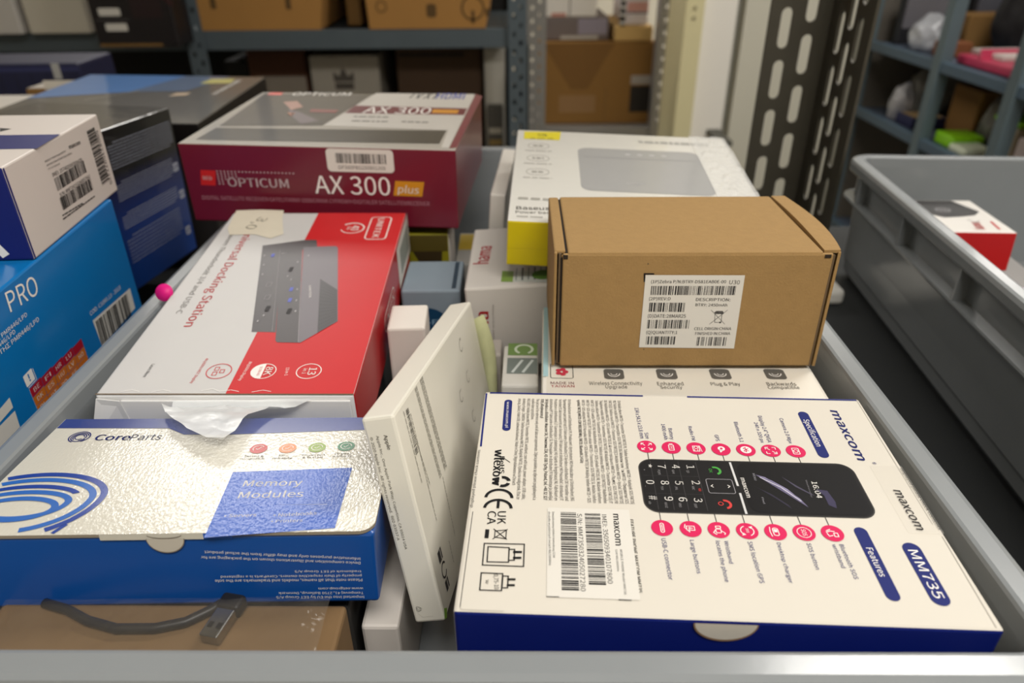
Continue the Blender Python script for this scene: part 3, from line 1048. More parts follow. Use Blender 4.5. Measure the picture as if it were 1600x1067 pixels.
fr.poly([(80.7, 32.2), (81.6, 33.0), (84.7, 33.0), (85.4, 32.2), (85.4, 31.2), (80.8, 31.3)], INKG)
fr.disc(*[(84.3, 26.5)][0], .5, INK)
o = mb.build('label_sticker', t)
o['label'] = 'white label with bar codes and a crossed-out bin'

# ------------------------------------------------------------------ docking station box, white and red
RED = M('#c6262a', .5, spec=.3, coat=.08, cr=.3, var=.04)
DW = M('#c8c6c4', .5, spec=.3, coat=.08, cr=.3, var=.02)
t, mb, F = carton('docking_station_box', 'white and red docking station box with a torn end, behind the blue box', 'box', (-0.1382, 0.3884, -0.2034, -0.1222, 4.5414, 0.6382, 0.1243, 0.2088, 0.0397),
                  {'right': M('#b3141a', .4, coat=.3), 'top': DW, 'left': DW}, M('#efeeec', .5), .0012)
f = F['top']
W, D = f.W, f.H
q = [(61.3, 210.2), (62.4, 0.8)]
f.poly([(q[0][0], D - .6), (W - .4, D - .6), (W - .4, .6), (q[1][0], .6)], RED)
f.line([(0.6, .35), (W - .6, .35)], .8, M('#6b5a45', .9), 3)
REDI = M('#c92f35', .45)
f.T('Universal Docking Station', [(18.4, 179.5), (20.3, 59.2), (23.9, 177.3)], REDI, bold=.01)
f.T('between Thunderbolt 3/4 and USB-C', [(8.8, 181.9), (10.8, 72.5), (12.0, 180.4)], M('#75726f'), bold=-.003)
f.T('Learn More', [(17.2, 24.7), (17.1, 13.9), (18.9, 24.2)], INKG)
DK = [M('#4a4648', .4), M('#575356', .4), M('#6d676d', .4), M('#413e41', .4)]
f.poly([(35.9, 156.4), (62.0, 164.8), (69.6, 164.8), (72.5, 154.0), (51.3, 145.9), (72.2, 53.6), (59.0, 54.3)], DK[0], 2)
f.line([(49.3, 149.1), (70.0, 54.9)], .35, M('#8a8688'), 3)
f.poly([(51.3, 144.3), (64.1, 154.0), (63.8, 149.2), (86.7, 43.7), (75.7, 44.0), (74.3, 45.6)], DK[0], 3)
f.poly([(63.4, 154.0), (84.4, 155.7), (86.2, 153.3), (103.7, 64.6), (87.9, 43.5), (86.7, 43.7)], DK[2], 4)
f.poly([(83.7, 111.7), (96.7, 98.8), (103.4, 64.9), (95.0, 52.7)], DK[3], 5)
R = random.Random(4)
(a, b_), (c_, d_), (e, g), (h, i_) = [(84.2, 109.6), (96.5, 97.5), (102.9, 65.8), (95.1, 54.4)]
for i in range(13):
    for j in range(9):
        s, r = (i + .5) / 13, (j + .5) / 9
        ut, vt = a + (c_ - a) * r, b_ + (d_ - b_) * r
        ul, vl = h + (e - h) * r, i_ + (g - i_) * r
        f.disc(ut + (ul - ut) * s, vt + (vl - vt) * s, .28, M('#2a282b'), 6, 6)
f.line([(64.0, 148.3), (86.6, 44.6)], .3, M('#9a9698'), 5)
f.T('UNITEK', [(78.7, 103.5), (82.0, 89.6), (80.0, 103.5)], INKW, L=5)
for q in [(46.5, 142.4), (69.2, 99.4), (71.5, 87.0)]:
    f.rect(q[0] - 1.0, q[1] - 2.2, q[0] + 1.0, q[1] + 2.2, M('#6b74c4'), 5)
for q in [(41.2, 142.0), (44.2, 129.7), (47.0, 117.3), (72.7, 99.4), (75.3, 86.7), (77.7, 75.0), (66.1, 111.0), (63.0, 115.2), (64.6, 133.5), (61.0, 70.4), (59.4, 64.6), (69.5, 142.0)]:
    f.rect(q[0] - .4, q[1] - .9, q[0] + .4, q[1] + .9, M('#b5b1b3'), 5)
for q in [(54.4, 105.0), (57.6, 90.2)]:
    f.rrline(q[0] - 1.5, q[1] - 2.6, q[0] + 1.5, q[1] + 2.6, .5, .3, M('#aaa6a8'), 5)
for q in [(62.8, 123.8), (61.1, 77.7), (74.1, 75.0)]:
    f.rr(q[0] - 1.2, q[1] - 3.0, q[0] + 1.2, q[1] + 3.0, .8, M('#2d2b2d'), 5)
# symbols along the near edge
for q, m in zip([(53.3, 18.7), (75.6, 18.7), (98.3, 18.7)], (REDI, INKW, INKW)):
    f.arc(*q, 6.1, .45, 0, 360, m, 3)
q13, = [(98.3, 18.7)]
f.text('13', q13[0] - .3, q13[1] + 2.9, q13[0] - .3, q13[1] - 2.9, 4.0, INKW, 3, .03)
f.text('in 1', q13[0] - 3.0, q13[1] + 2.2, q13[0] - 3.0, q13[1] - 2.2, 1.8, INKW, 3, .02)
q8, = [(75.6, 18.7)]
f.poly([(q8[0] + 6.0 * math.cos(a), q8[1] + 6.0 * math.sin(a)) for a in [math.pi / 2 + math.pi * i / 20 for i in range(21)]], INKW, 3)
f.text('8K', q8[0] + .7, q8[1] + 3.4, q8[0] + .7, q8[1] - 3.4, 3.6, INKW, 4, .03)
f.text('ULTRA HD', q8[0] - 2.6, q8[1] + 3.6, q8[0] - 2.6, q8[1] - 3.6, 1.4, REDI, 4)
qd, = [(53.3, 18.7)]
for a, b_ in ((1.6, 0), (-1.6, 2.0), (-1.6, -2.0)):
    f.rrline(qd[0] + a - 1.2, qd[1] + b_ - 1.5, qd[0] + a + 1.2, qd[1] + b_ + 1.5, .1, .35, REDI, 3)
f.T('13-in-1', [(86.2, 21.7), (87.0, 15.1), (87.8, 21.7)], INKW)
f.T('8K@60Hz Display', [(66.1, 26.8), (65.4, 11.0), (67.6, 26.8)], INKW)
f.T('4K@60Hz MST Display', [(42.9, 29.8), (42.3, 8.9), (44.4, 29.8)], REDI)
(qa, qb), (qc, qd_) = [(90.4, 182.9), (98.3, 182.9)]
f.arc(qa, qb, qc - qa, .6, 200, 500, INKW, 3, w1=1.2)
f.text('40', qa - 1.0, qb + 4.0, qa - 1.0, qb - 3.6, 5.4, INKW, 3, .03)
f.text('Gbps', qa - 3.6, qb + 2.8, qa - 3.6, qb - 2.8, 1.9, INKW, 3)
x0, y0, x1, y1 = bbox([(100.9, 201.2), (112.0, 201.2), (115.7, 165.4), (105.0, 165.4)])
f.rr(x0, y0, x1, y1, 3.4, INKW, 3)
f.rr(x0 + .8, y0 + .8, x1 - .8, y1 - .8, 2.6, RED, 4)
f.text('UNITEK', (x0 + x1) / 2 - 2.2, y1 - 2.6, (x0 + x1) / 2 - 2.2, y0 + 2.6, 4.4, INKW, 5, .03)
for s in range(5):                                            # scuffs along the near edge
    a = 14 + s * 16 + R.uniform(-5, 5)
    f.line([(a, 1.8 + R.uniform(0, 1.5)), (a + 5, 3 + R.uniform(0, 2)), (a + 9, 2.4)], .3, M('#efece8', .3), 3)
fr = F['right']
q = [(112.1, 24.3), (125.3, 16.3), (94.2, 10.9)]
x0, y0, x1, y1 = bbox(q)
fr.pill(x0, (fr.H) / 2, x1, fr.H / 2, 12, INKW)
fr.pill(x0, (fr.H) / 2, x1, fr.H / 2, 10, M('#b3141a', .4), 2)
fr.text('UNITEK', x0 - 2, fr.H / 2 - 3, x1 + 2, fr.H / 2 - 3, 6, INKW, 3, .03)
q = [(212.0, 31.1), (153.6, 16.4)]
fr.rect(q[1][0], 8, q[0][0], fr.H - 1.5, PAPER)
fr.rect(q[1][0] + 12, 13, q[0][0] - 5, fr.H - 8, M('#8d9188'), 2)
mb.build('carton', t)
mb = MB()                                                     # folded dust flap at the open end
mb.box((-W / 2000 + .012, -D / 2000 - .0015, .001), (W / 2000 - .002, -D / 2000 - .0003, .0372), M('#f1f0ee', .5), bev=.0005)
vs = [(-W / 2000 + .0005, -D / 2000 - .0004, .038), (-W / 2000 + .0118, -D / 2000 - .0010, .037), (-W / 2000 + .016, -D / 2000 - .0014, .006), (-W / 2000 - .0075, -D / 2000 - .006, .012)]
vs2 = [(x, y - .0007, z) for x, y, z in vs]
mb.add(vs + vs2, [[0, 1, 2, 3][::-1], [4, 5, 6, 7], [0, 1, 5, 4], [1, 2, 6, 5], [2, 3, 7, 6], [3, 0, 4, 7]], M('#e6e5e3', .5))
mb.build('end_flap', t)
mb = MB()                                                     # round sticker standing off the left edge
mb.tube([(-0.0662, -0.0099, 0.0406), (-0.0662, -0.0102, 0.0408)], .0052, M('#e0147f', .5), 24)
o = mb.build('round_sticker', t)
o['label'] = 'round neon pink sticker sticking out at the left edge'
mb = MB()                                                     # torn packing tape near the far left corner
f = Face(mb, (-W / 2000, -D / 2000, pose[8] * 0 + .0397), (1, 0, 0), (0, 1, 0))
f.lift = .0003
f.poly([(1.2, 211.7), (18.8, 213.2), (35.4, 211.9), (38.0, 198.2), (45.2, 173.4), (38.2, 166.7), (26.4, 172.7), (9.0, 172.0), (4.4, 181.9)], M('#d8d0bd', .5, bump=.4, bs=120), 1)
f.text('3,0', [(21.7, 198.2)][0][0], [(21.0, 200.9)][0][1], [(15.8, 185.1)][0][0], [(16.8, 182.0)][0][1], 7, M('#8b8577'), 2, -.02)
o = mb.build('tape_patch', t)
o['label'] = 'torn off-white tape patch with a pencilled number'

# ------------------------------------------------------------------ blue and white memory box, front left
FILMW = M('#cfcbbd', .4, coat=1, cr=.08, bump=.22, bs=600, var=.01, stretch=(1.5, .8, 1))
FILMB = M('#2357b4', .4, coat=.45, cr=.08, bump=.22, bs=600, var=.03, stretch=(1.5, .8, 1))
FILMN = M('#22377f', .35, coat=.6, cr=.15)
BLUEF = M('#104c98', .36, coat=.3, cr=.2, var=.05)
pose = (-0.1291, 0.2268, -0.2096, 2.0768, -5.7756, 1.6342, 0.1520, 0.0809, 0.0332)
t, mb, F = carton('memory_module_box', 'blue carton with a glossy white lid and blue ring logo, front left', 'box', pose, {'front': BLUEF}, BLUEF, .0014)
f = F['front']
for s, p in (('Imported into the EU by EET Group A/S', [(146.3, 3.4), (113.1, 3.9), (146.2, 2.2)]), ('Tempovej 41, 2750 Ballerup, Denmark', [(146.2, 5.4), (114.2, 5.9), (146.1, 4.3)]),
             ('www.eetgroup.com', [(146.3, 7.6), (129.4, 7.8), (146.2, 6.5)]), ('Please note that all names, models and trademarks are the sole', [(146.2, 11.9), (91.4, 12.5), (146.1, 10.6)]),
             ('property of their respective owners. CoreParts is a registered', [(146.1, 13.9), (93.8, 14.3), (146.1, 12.8)]), ('trademark of EET Group A/S', [(146.1, 15.9), (121.4, 16.3), (146.1, 14.9)]),
             ('Device composition and illustrations shown on the packaging are for', [(146.1, 20.0), (88.0, 23.8), (146.1, 18.8)]),
             ('informative purposes only and may differ from the actual product', [(146.2, 22.0), (89.7, 26.2), (146.1, 20.8)])):
    f.T(s, p, INKW, bold=.005)
mb.build('carton', t)
W, D, H = pose[6:]
mb = MB()                                                     # lid: board with rounded front corners and a tuck lip
lid_out = [(-W / 2, D / 2), (-W / 2, -D / 2 - .0008), (W / 2 - .006, -D / 2 - .0008)] + \
    [(W / 2 - .006 + .006 * math.sin(a), -D / 2 + .0052 - .006 * math.cos(a)) for a in [math.pi / 2 * i / 6 for i in range(1, 7)]] + [(W / 2, D / 2)]
k = len(lid_out)
mb.add([(x, y, H + .0002) for x, y in lid_out] + [(x, y, H + .0016) for x, y in lid_out], [list(range(k, 2 * k))], FILMW)
mb.add([(x, y, H + .0002) for x, y in lid_out] + [(x, y, H + .0016) for x, y in lid_out], [list(range(k))[::-1]] + [[i, (i + 1) % k, k + (i + 1) % k, k + i] for i in range(k)], M('#8f8574', .8))
f = Face(mb, (-W / 2, -D / 2, H + .0016), (1, 0, 0), (0, 1, 0))
q = [(-0.4, 80.2), (151.6, 81.2), (155.7, 70.3), (77.7, 66.4), (58.7, 66.7), (50.1, 72.2), (0.5, 72.9)]
f.poly([(.3, D * 1000 - .2), (W * 1000 - .3, D * 1000 - .2)] + [(min(a, W * 1000 - .3), b_) for a, b_ in q[2:6]] + [(.3, q[6][1])], FILMN)
f.poly([(89.6, 37.2), (137.7, 39.6), (137.7, 0.9), (92.1, -3.5)], FILMB)
f.T('Core', [(21.5, 62.4), (36.4, 62.4), (20.8, 66.9)], NAVYI, bold=.03)
f.T('Parts', [(36.7, 62.3), (49.9, 62.6), (36.1, 67.0)], M('#55586a'), bold=-.006)
(u, v), = [(14.2, 65.2)]
for r, o, w, a0, a1 in ((4.3, 0, .5, -60, 250), (3.5, .2, .45, 20, 330), (2.7, .2, .45, -80, 230), (1.9, .1, .4, 0, 320)):
    f.arc(u + o, v - o, r, w, a0, a1, NAVYI, 2)
GI = [M('#b3201f', .4, coat=.25, cr=.1), M('#e0814a', .4, coat=.25, cr=.1), M('#7f9b35', .4, coat=.25, cr=.1), M('#22714a', .4, coat=.25, cr=.1)]
for i, (q, m, s) in enumerate(zip([(95.1, 54.6), (107.5, 54.8), (120.0, 55.2), (132.4, 56.0)], GI, (('Tested &', 'compatible'), ('100%', 'reliable'), ('Inspected', '& tested'), ('10 year', 'warranty')))):
    f.disc(*q, 3.7, m, 2)
    f.arc(*q, 2.3, .35, 30 if i == 0 else 0, 220 if i == 0 else 330, INKW, 3)
    f.line([(q[0] - .9, q[1] - .2), (q[0] - .2, q[1] - .9), (q[0] + 1.0, q[1] + .9)], .35, INKW, 3)
    for j, a in enumerate(s):
        w = len(a) * .52
        f.text(a, q[0] - .4 - w, q[1] - 6.4 - 1.9 * j, q[0] - .4 + w, q[1] - 6.4 - 1.9 * j, 1.25, INKG, 2)
f.T('Memory', [(96.5, 27.0), (119.5, 27.4), (96.3, 31.1)], INKW, bold=.012)
f.T('Modules', [(96.9, 19.4), (121.7, 19.9), (96.8, 23.5)], INKW, bold=.012)
f.line([(106.4, 15.2), (132.0, 15.1)], .2, INKW)
for s, p in (('• Notebooks', [(113.6, 7.7), (129.4, 8.8), (113.6, 9.7)]), ('• Printers', [(113.6, 4.3), (125.0, 4.7), (113.7, 6.0)]), ('• Servers', [(95.4, 7.7), (107.1, 8.2), (95.4, 9.5)])):
    f.T(s, p, INKW, bold=.01)
LB, DB = M('#2a66b8', .3, coat=1, cr=.1), M('#1d3f96', .3, coat=1, cr=.1)
for p, m, w, a0, a1 in (([(46.1, 20.9), (17.5, 37.9)], DB, 2.6, -120, 170), ([(42.4, 20.1), (17.0, 34.2)], LB, 2.6, -120, 180), ([(36.3, 21.1), (16.2, 29.7)], DB, 2.4, 22, 175),
                       ([(34.6, 18.3), (16.4, 26.1)], LB, 2.6, -110, 185), ([(31.4, 14.8), (16.3, 22.0)], LB, 2.6, -180, 180)):
    ru, rv = p[0][0] - p[1][0] - w / 2, p[1][1] - p[0][1] - w / 2
    f.arcclip(p[1][0], p[0][1], ru, rv, w, max(a0, 0), a1, m, 3 if a0 < -150 else 2)
    if a0 < 0:
        f.arcclip(p[1][0], p[0][1], ru, rv * (1.2 if a0 < -150 else 1.5), w, a0, 0, m, 3 if a0 < -150 else 2)
f.line([(39.4, 4.3), (37.6, 0.6)], 1.6, DB, 2)
lo = mb.build('lid', t)
lo['label'] = 'glossy white lid under wrinkled clear film'
mb = MB()                                                     # tuck lip with the thumb cut
ff = Face(mb, (-W / 2, -D / 2 - .0008, 0), (1, 0, 0), (0, 0, 1))
(a, _), (b_, _) = [(54.0, 30.5), (90.7, 29.9)]
Hm = H * 1000
ff.rect(a, Hm - 1.0, b_, Hm + 1.6, FILMW)
(c_, _), (d_, _) = [(90.7, 29.9), (103.0, 29.7)]
ff.rect(b_, Hm - .8, d_ - 2, Hm + 1.5, FILMB)
(c_, _), (d_, _) = [(70.1, 30.2), (83.8, 30.0)]
um, r = (c_ + d_) / 2, (d_ - c_) / 2
ff.poly([(um + r * math.cos(q), Hm - .6 + .95 * r * math.sin(q)) for q in [math.pi + math.pi * i / 20 for i in range(21)]], M('#857a68', .8), 1)
ff.poly([(um + (r - .3) * math.cos(q), Hm - .6 + (.95 * r - .45) * math.sin(q)) for q in [math.pi + math.pi * i / 20 for i in range(21)]], M('#c2bbad', .5), 2)
ff.arc(um, Hm + 1.3, r * .9, .35, 190, 350, M('#6d6456', .9), 4, ry=1.6)
mb.build('tuck_lip', t)

# ------------------------------------------------------------------ slim white box standing on edge
APW = M('#e3dfd2', .38, coat=.3, cr=.25, var=.01)
pose = (-0.0329, 0.2885, -0.2206, -7.1515, -11.9154, -11.6351, 0.0131, 0.1672, 0.0935)
t, mb, F = carton('tablet_box', 'slim white box standing tilted on its long edge between the two front boxes', 'box', pose, {}, APW, .0012)
f = F['front']
AG = M('#6a675f')
f.T('Apple', [(7.4, 85.9), (7.5, 79.7), (8.8, 85.9)], AG, bold=.03)
f.T('Apple Inc., One Apple Park Way, Cupertino, CA 95014 USA', [(4.4, 86.0), (4.0, 35.7), (5.4, 86.0)], AG)
f.T('© 2020 Apple Inc. All rights reserved.  602-03937-A', [(1.8, 85.7), (1.8, 40.1), (2.9, 85.7)], AG)
(u, v), = [(3.1, 7.0)]
for k in range(3):
    f.arc(u, v, 1.0, .22, k * 120 + 10, k * 120 + 100, AG, 1, 8)
    f.arc(u + .9 * math.cos(k * 2.094), v + .9 * math.sin(k * 2.094), .5, .15, 0, 300, AG, 1, 10)
f.line([(2.3, 4.8), (3.9, 2.9), (8.4, 3.1)], .12, M('#b8b4a8'))
f = F['right']
x = [(44.7, 92.6), (40.4, 92.2), (36.5, 91.8), (33.0, 92.5)]
for i, (p, n_, wd) in enumerate((([(42.3, 92.3), (46.7, 45.9)], 4, 1.3), ([(32.5, 91.9), (37.0, 47.0)], 3, 1.3))):
    (a, b_), (c_, d_) = p
    for j in range(n_):
        f.words(a + (j - n_ / 2) * wd, b_, c_ + (j - n_ / 2) * wd, d_, .5, M('#8b887f'), 10 * i + j)
for p, sd in (([(18.1, 86.0), (17.8, 36.6)], 4), ([(15.0, 88.7), (20.4, 52.1)], 5), ([(11.0, 90.0), (11.6, 58.1)], 6), ([(39.1, 45.7), (36.5, 16.8)], 7), ([(26.7, 20.6), (26.3, 9.4)], 8)):
    f.words(*p[0], *p[1], .5, M('#8b887f'), sd)
f.bars([(13.9, 89.2), (12.9, 69.9), (17.3, 87.7)], AG, 5, 30)
for p in ([(13.3, 26.1), (10.9, 20.8)], [(13.1, 11.6), (11.2, 6.8)]):
    (a, b_), (c_, d_) = p
    f.rect(min(a, c_) - 1.5, min(b_, d_), max(a, c_) + 1.5, max(b_, d_), INKG)
    f.line([(a - .4, (b_ + d_) / 2 + 2), (a - .4, (b_ + d_) / 2 - 2)], .6, PAPER, 2)
(u, v), = [(12.6, 16.0)]
f.arc(u, v, 3.2, .9, 30, 330, INKG)
for p in ([(120.9, 84.5), (106.4, 77.6)], [(121.8, 65.1), (107.8, 59.3)], [(99.6, 62.7), (88.7, 56.9)], [(116.0, 44.0), (106.6, 38.2)]):
    (a, b_), (c_, d_) = p
    f.arc(a, d_ + 3, 3.0, .4, 90, 330, M('#77746c'))
    for j in range(3):
        f.line([(a + j * 1.2, d_ + 6), (a + j * 1.2, b_)], .5, M('#8f8c84'))
mb.build('carton', t)
W, D, H = pose[6:]
mb = MB()                                                     # green tab at the lower front edge
g = Face(mb, (W / 2, -D / 2, 0), (0, 1, 0), (0, 0, 1))
g.poly([(1.6, 5.1), (4.9, 2.8), (2.2, 0.1), (-0.8, 1.5)], M('#7fae3a', .5))
o = mb.build('pull_tab', t)
o['label'] = 'small green tab at the bottom corner'
mb = MB()                                                     # peeled strip of yellowed tape hanging off the far end
vs, fs = [], []
for i in range(13):
    s = i / 12
    y = D / 2 + .0014 + .004 * math.sin(s * 2.2)
    z = H - .012 - .056 * s
    x = W / 2 - .0030 + .001 * s + .0015 * math.sin(4 * s)
    vs += [(x, y - .001, z), (x + .0066 + .0015 * math.sin(3 * s + 1), y + .004, z + .0015), (x + .0067 + .0015 * math.sin(3 * s + 1), y + .0046, z + .0014), (x, y - .0003, z - .0002)]
for i in range(12):
    for j in range(4):
        fs.append([i * 4 + j, i * 4 + (j + 1) % 4, (i + 1) * 4 + (j + 1) % 4, (i + 1) * 4 + j])
mb.add(vs, fs, M('#cdcfa0', .35, coat=.4, var=.12, vs=150), True)
o = mb.build('tape_strip', t)
o['label'] = 'yellowed strip of peeling tape'

# ------------------------------------------------------------------ maroon receiver box
MAR = M('#6b1428', .3, coat=.4, cr=.15, var=.12, vs=12)
GLW = M('#b9b3aa', .3, coat=1, cr=.06, bump=.08, bs=40)
t, mb, F = carton('receiver_box', 'maroon satellite receiver box lying across the back of the front crate', 'box', (-0.1334, 0.5914, -0.1599, -4.4158, 1.4105, 0.8157, 0.2024, 0.1659, 0.0592), {'top': GLW}, MAR, .0012)
f = F['front']
MI = M('#c9b6b8', .5)
f.poly([(13.2, 40.0), (24.6, 39.8), (22.2, 28.3), (11.0, 28.5)], M('#c32222', .4))
f.T('RED', [(13.9, 32.6), (20.6, 32.5), (14.5, 35.4)], MI, bold=.03, L=3)
(a, b_), (c_, d_) = [(25.2, 39.9), (85.1, 40.2)]
for i in range(22):
    x = a + (c_ - a) * i / 22
    for j in range(1 if i > 5 else (6 if i < 2 else 5 - i // 2)):
        f.poly([(x, b_ - 1.9 * j), (x + 1.3, b_ - .6 - 1.9 * j), (x, b_ - 1.2 - 1.9 * j)], MI)
f.T('OPTICUM', [(32.1, 28.1), (77.8, 28.2), (33.5, 34.7)], MI, bold=.02)
f.T('AX 300', [(97.3, 24.7), (153.4, 24.8), (100.3, 38.1)], INKW, bold=-.012)
f.poly([(157.6, 35.8), (178.8, 35.5), (176.6, 24.5), (155.4, 24.6)], M('#c98a1c', .4))
f.T('plus', [(158.6, 27.0), (174.5, 26.5), (159.2, 31.1)], INKW, ref='x', bold=.02, shear=.15, L=3)
f.T('DIGITAL SATELLITE RECEIVER•SATELITARNY ODBIORNIK CYFROWY•DIGITALER SATELLITENRECEIVER', [(9.8, 17.3), (181.7, 17.7), (10.6, 20.3)], M('#b07a86'))
f = F['top']
W, D = f.W, f.H
GD = M('#4d4743', .3, coat=1, cr=.08, bump=.08, bs=40, var=.25, vs=14)
f.poly([(5.4, 159.3), (103.3, 163.5), (89.8, 56.0), (11.0, 47.3)], GD)
f.poly([(10.9, 42.0), (188.3, 49.7), (188.5, 14.8), (9.5, 9.9)], M('#37332f', .3, coat=1, cr=.08, bump=.08, bs=40, var=.3, vs=20), 2)
f.poly([(105.4, 170.1), (196.0, 174.4), (196.6, 4.5), (191.4, 5.6), (189.7, 50.9), (90.6, 56.1)], M('#d2cdc6', .35, coat=.7, cr=.1), 1)
f.poly([(98.7, 121.4), (195.5, 120.2), (195.7, 97.9), (96.8, 95.6)], MAR, 2)
f.T('AX 300', [(110.6, 96.9), (166.7, 98.6), (111.0, 117.5)], INKW, L=3)
f.poly([(167.4, 114.2), (189.5, 114.1), (189.5, 102.0), (168.2, 102.0)], M('#c98a1c'), 3)
f.T('I V X I', [(139.4, 152.6), (161.2, 151.5), (136.9, 174.7)], INKG, L=3, bold=.02)
f.T('HDMI', [(162.9, 151.7), (187.9, 152.4), (160.9, 175.3)], M('#2c3fa0'), L=3, bold=.02)
for p, sd in (([(107.1, 83.5), (136.7, 83.6)], 1), ([(109.1, 69.8), (138.1, 69.9)], 2), ([(149.1, 70.9), (171.6, 70.5)], 3)):
    f.words(*p[0], *p[1], 3.2, M('#77726c'), sd, 3, (.8, 2.2), .35)
f.poly([(8.8, 162.9), (20.6, 164.0), (22.1, 154.4), (9.6, 153.3)], M('#d8564a', .4), 3)
f.T('OPTICUM', [(31.6, 153.7), (83.9, 156.9), (29.1, 166.4)], INKW, L=3)
for p, h in (([(33.1, 128.5), (44.0, 133.2), (56.1, 112.5), (49.5, 101.5)], '#b98a7c'), ([(45.8, 104.6), (58.3, 95.5), (83.5, 68.8), (72.2, 58.6), (56.1, 82.1)], '#6d5f66'), ([(65.0, 106.3), (89.4, 105.1), (88.9, 94.9), (66.6, 96.2)], '#8a3a38'), ([(49.1, 92.7), (56.1, 92.0), (56.8, 80.2)], '#c07a5c')):
    f.poly(p, M(h, .35, coat=.8), 3)
f.poly([(196.5, 173.7), (203.5, 166.3), (202.1, 6.5), (197.4, 4.1)], M('#7a2a38', .35, coat=.6), 2)
mb.build('carton', t)
mb = MB()
W, D, H = ((-0.1334, 0.5914, -0.1599, -4.4158, 1.4105, 0.8157, 0.2024, 0.1659, 0.0592))[6:]
g = Face(mb, (-W / 2, -D / 2, 0), (1, 0, 0), (0, 0, 1))
g.lift = .0003
q = [(109.7, 58.4), (157.7, 58.2), (156.6, 42.2), (108.9, 41.6)]
g.rr(*bbox(q), 3, PAPER, 1)
g.bars([(115.6, 48.0), (152.2, 47.9), (116.8, 55.2)], INK, 21, 34)
g.T('OP300PBS250801208', [(116.8, 43.6), (151.2, 43.7), (117.3, 46.2)], INKG)
o = mb.build('barcode_sticker', t)
o['label'] = 'white bar code sticker'

# ------------------------------------------------------------------ power bank box in clear film
PBW = M('#dcdad3', .3, coat=1, cr=.07, bump=.12, bs=120, var=.01)
YEL = M('#d6c204', .42, coat=.3, var=.04)
t, mb, F = carton('power_bank_box', 'white power bank box with a yellow front, behind the brown mailer box', 'box', (0.0838, 0.4946, -0.1650, -2.7733, 4.3566, 2.4306, 0.1652, 0.1731, 0.0307), {'front': YEL}, PBW, .0012)
f = F['top']
f.poly([(5.6, 168.5), (35.1, 171.3), (33.7, 151.1), (5.7, 150.9)], M('#dccd2c', .4))
f.T('20 000', [(16.3, 158.4), (23.9, 158.6), (16.5, 164.1)], INKG, L=3)
f.words(*[(10.7, 152.0), (30.5, 153.1)][0], *[(10.7, 152.0), (30.5, 153.1)][1], 1.5, M('#98902a'), 3, 3)
x0, y0, x1, y1 = bbox([(47.4, 135.6), (137.8, 137.3), (137.8, 137.3), (47.2, 54.0)])
PBG = M('#a2a2a2', .35, coat=.6, cr=.1, var=.04)
q = [(47.4, 135.6), (137.8, 137.3), (138.5, 51.0), (47.2, 54.0)]
pu = [q[0], q[1], q[2], q[3]]
f.rr(min(q[0][0], q[3][0]), (q[2][1] + q[3][1]) / 2, (q[1][0] + q[2][0]) / 2, (q[0][1] + q[1][1]) / 2, 8, PBG, 1)
f.rect(min(q[0][0], q[3][0]) + 4, (q[0][1] + q[1][1]) / 2 - 20, (q[1][0] + q[2][0]) / 2 - 4, (q[0][1] + q[1][1]) / 2 - 19.3, M('#8d8d8f', .35), 2)
for i in range(4):
    f.disc((q[0][0] + q[1][0]) / 2 - 8 + 9 * i, (q[0][1] + q[1][1]) / 2 - 11, 2.2, M('#b0b0b0', .35), 2)
f.T('baseus', [(79.1, 65.7), (90.1, 66.4), (79.5, 68.8)], M('#b6b6b6'), L=3, ref='x')
for i, p in enumerate(([(17.5, 136.1), (25.8, 130.8)], [(17.4, 109.2), (25.8, 105.0)], [(17.5, 82.1), (25.8, 78.6)])):
    (a, b_) = p[0]
    hw_ = p[1][0] - a
    f.rrline(a - hw_, b_ - 6, a + hw_, b_ + 6, 5.8, .7, M('#a9a69f'))
    f.words(a - hw_ * .5, b_ - 1.5, a + hw_ * .5, b_ - 1.5, 3, M('#9a978f'), i, 2, (.6, 1.2), .3)
    f.words(a - hw_ * 1.2, b_ - 12, a + hw_ * 1.2, b_ - 12, 1.5, M('#a9a69f'), i + 5)
p = [(95.7, 153.5), (150.7, 153.1)]
f.words(*p[0], *p[1], 5, M('#a5a39d'), 8, 2, (.5, 1.4), .25)
p = [(5.4, 32.8), (30.7, 32.5)]
f.words(*p[0], *p[1], 3.5, M('#9d9a92'), 9, 2, (1.2, 2.6), .5)
f.T('Baseus', [(5.0, 16.5), (25.8, 17.8), (5.1, 21.4)], M('#6c6963'), bold=.03)
f.T('Power bank', [(4.7, 10.9), (28.9, 12.1), (4.8, 14.4)], M('#6c6963'), bold=.01)
p = [(5.5, 5.5), (21.6, 5.8)]
f.words(*p[0], *p[1], 1.8, M('#a9a69f'), 12)
f = F['front']
f.line([(0.7, 12.1), (24.3, 12.4)], .15, M('#b8a704'))
mb.build('carton', t)
mb = MB()                                                     # crumpled clear film at the right end
W, D, H = ((0.0838, 0.4946, -0.1650, -2.7733, 4.3566, 2.4306, 0.1652, 0.1731, 0.0307))[6:]
vs, fs = [], []
R = random.Random(3)
nx, ny = 10, 26
for i in range(ny + 1):
    for j in range(nx + 1):
        x = W / 2 - .028 + .032 * j / nx
        y = -D / 2 + D * i / ny
        z = H + .0006 + max(0, .0022 * noise.noise(Vector((x * 170, y * 90, 1))) + .0012 * noise.noise(Vector((x * 420, y * 420, 5)))) * min(1, j / 3)
        if j == nx:
            x, z = W / 2 + .0012, H - .006
        vs.append((x, y, z))
for i in range(ny):
    for j in range(nx):
        a = i * (nx + 1) + j
        fs.append([a, a + 1, a + nx + 2, a + nx + 1])
mb.add(vs, fs, sheer('#f2f1ee', .45, .06, .3, 300), False)
o = mb.build('shrink_film', t)
o['label'] = 'shiny crumpled clear film over the end'

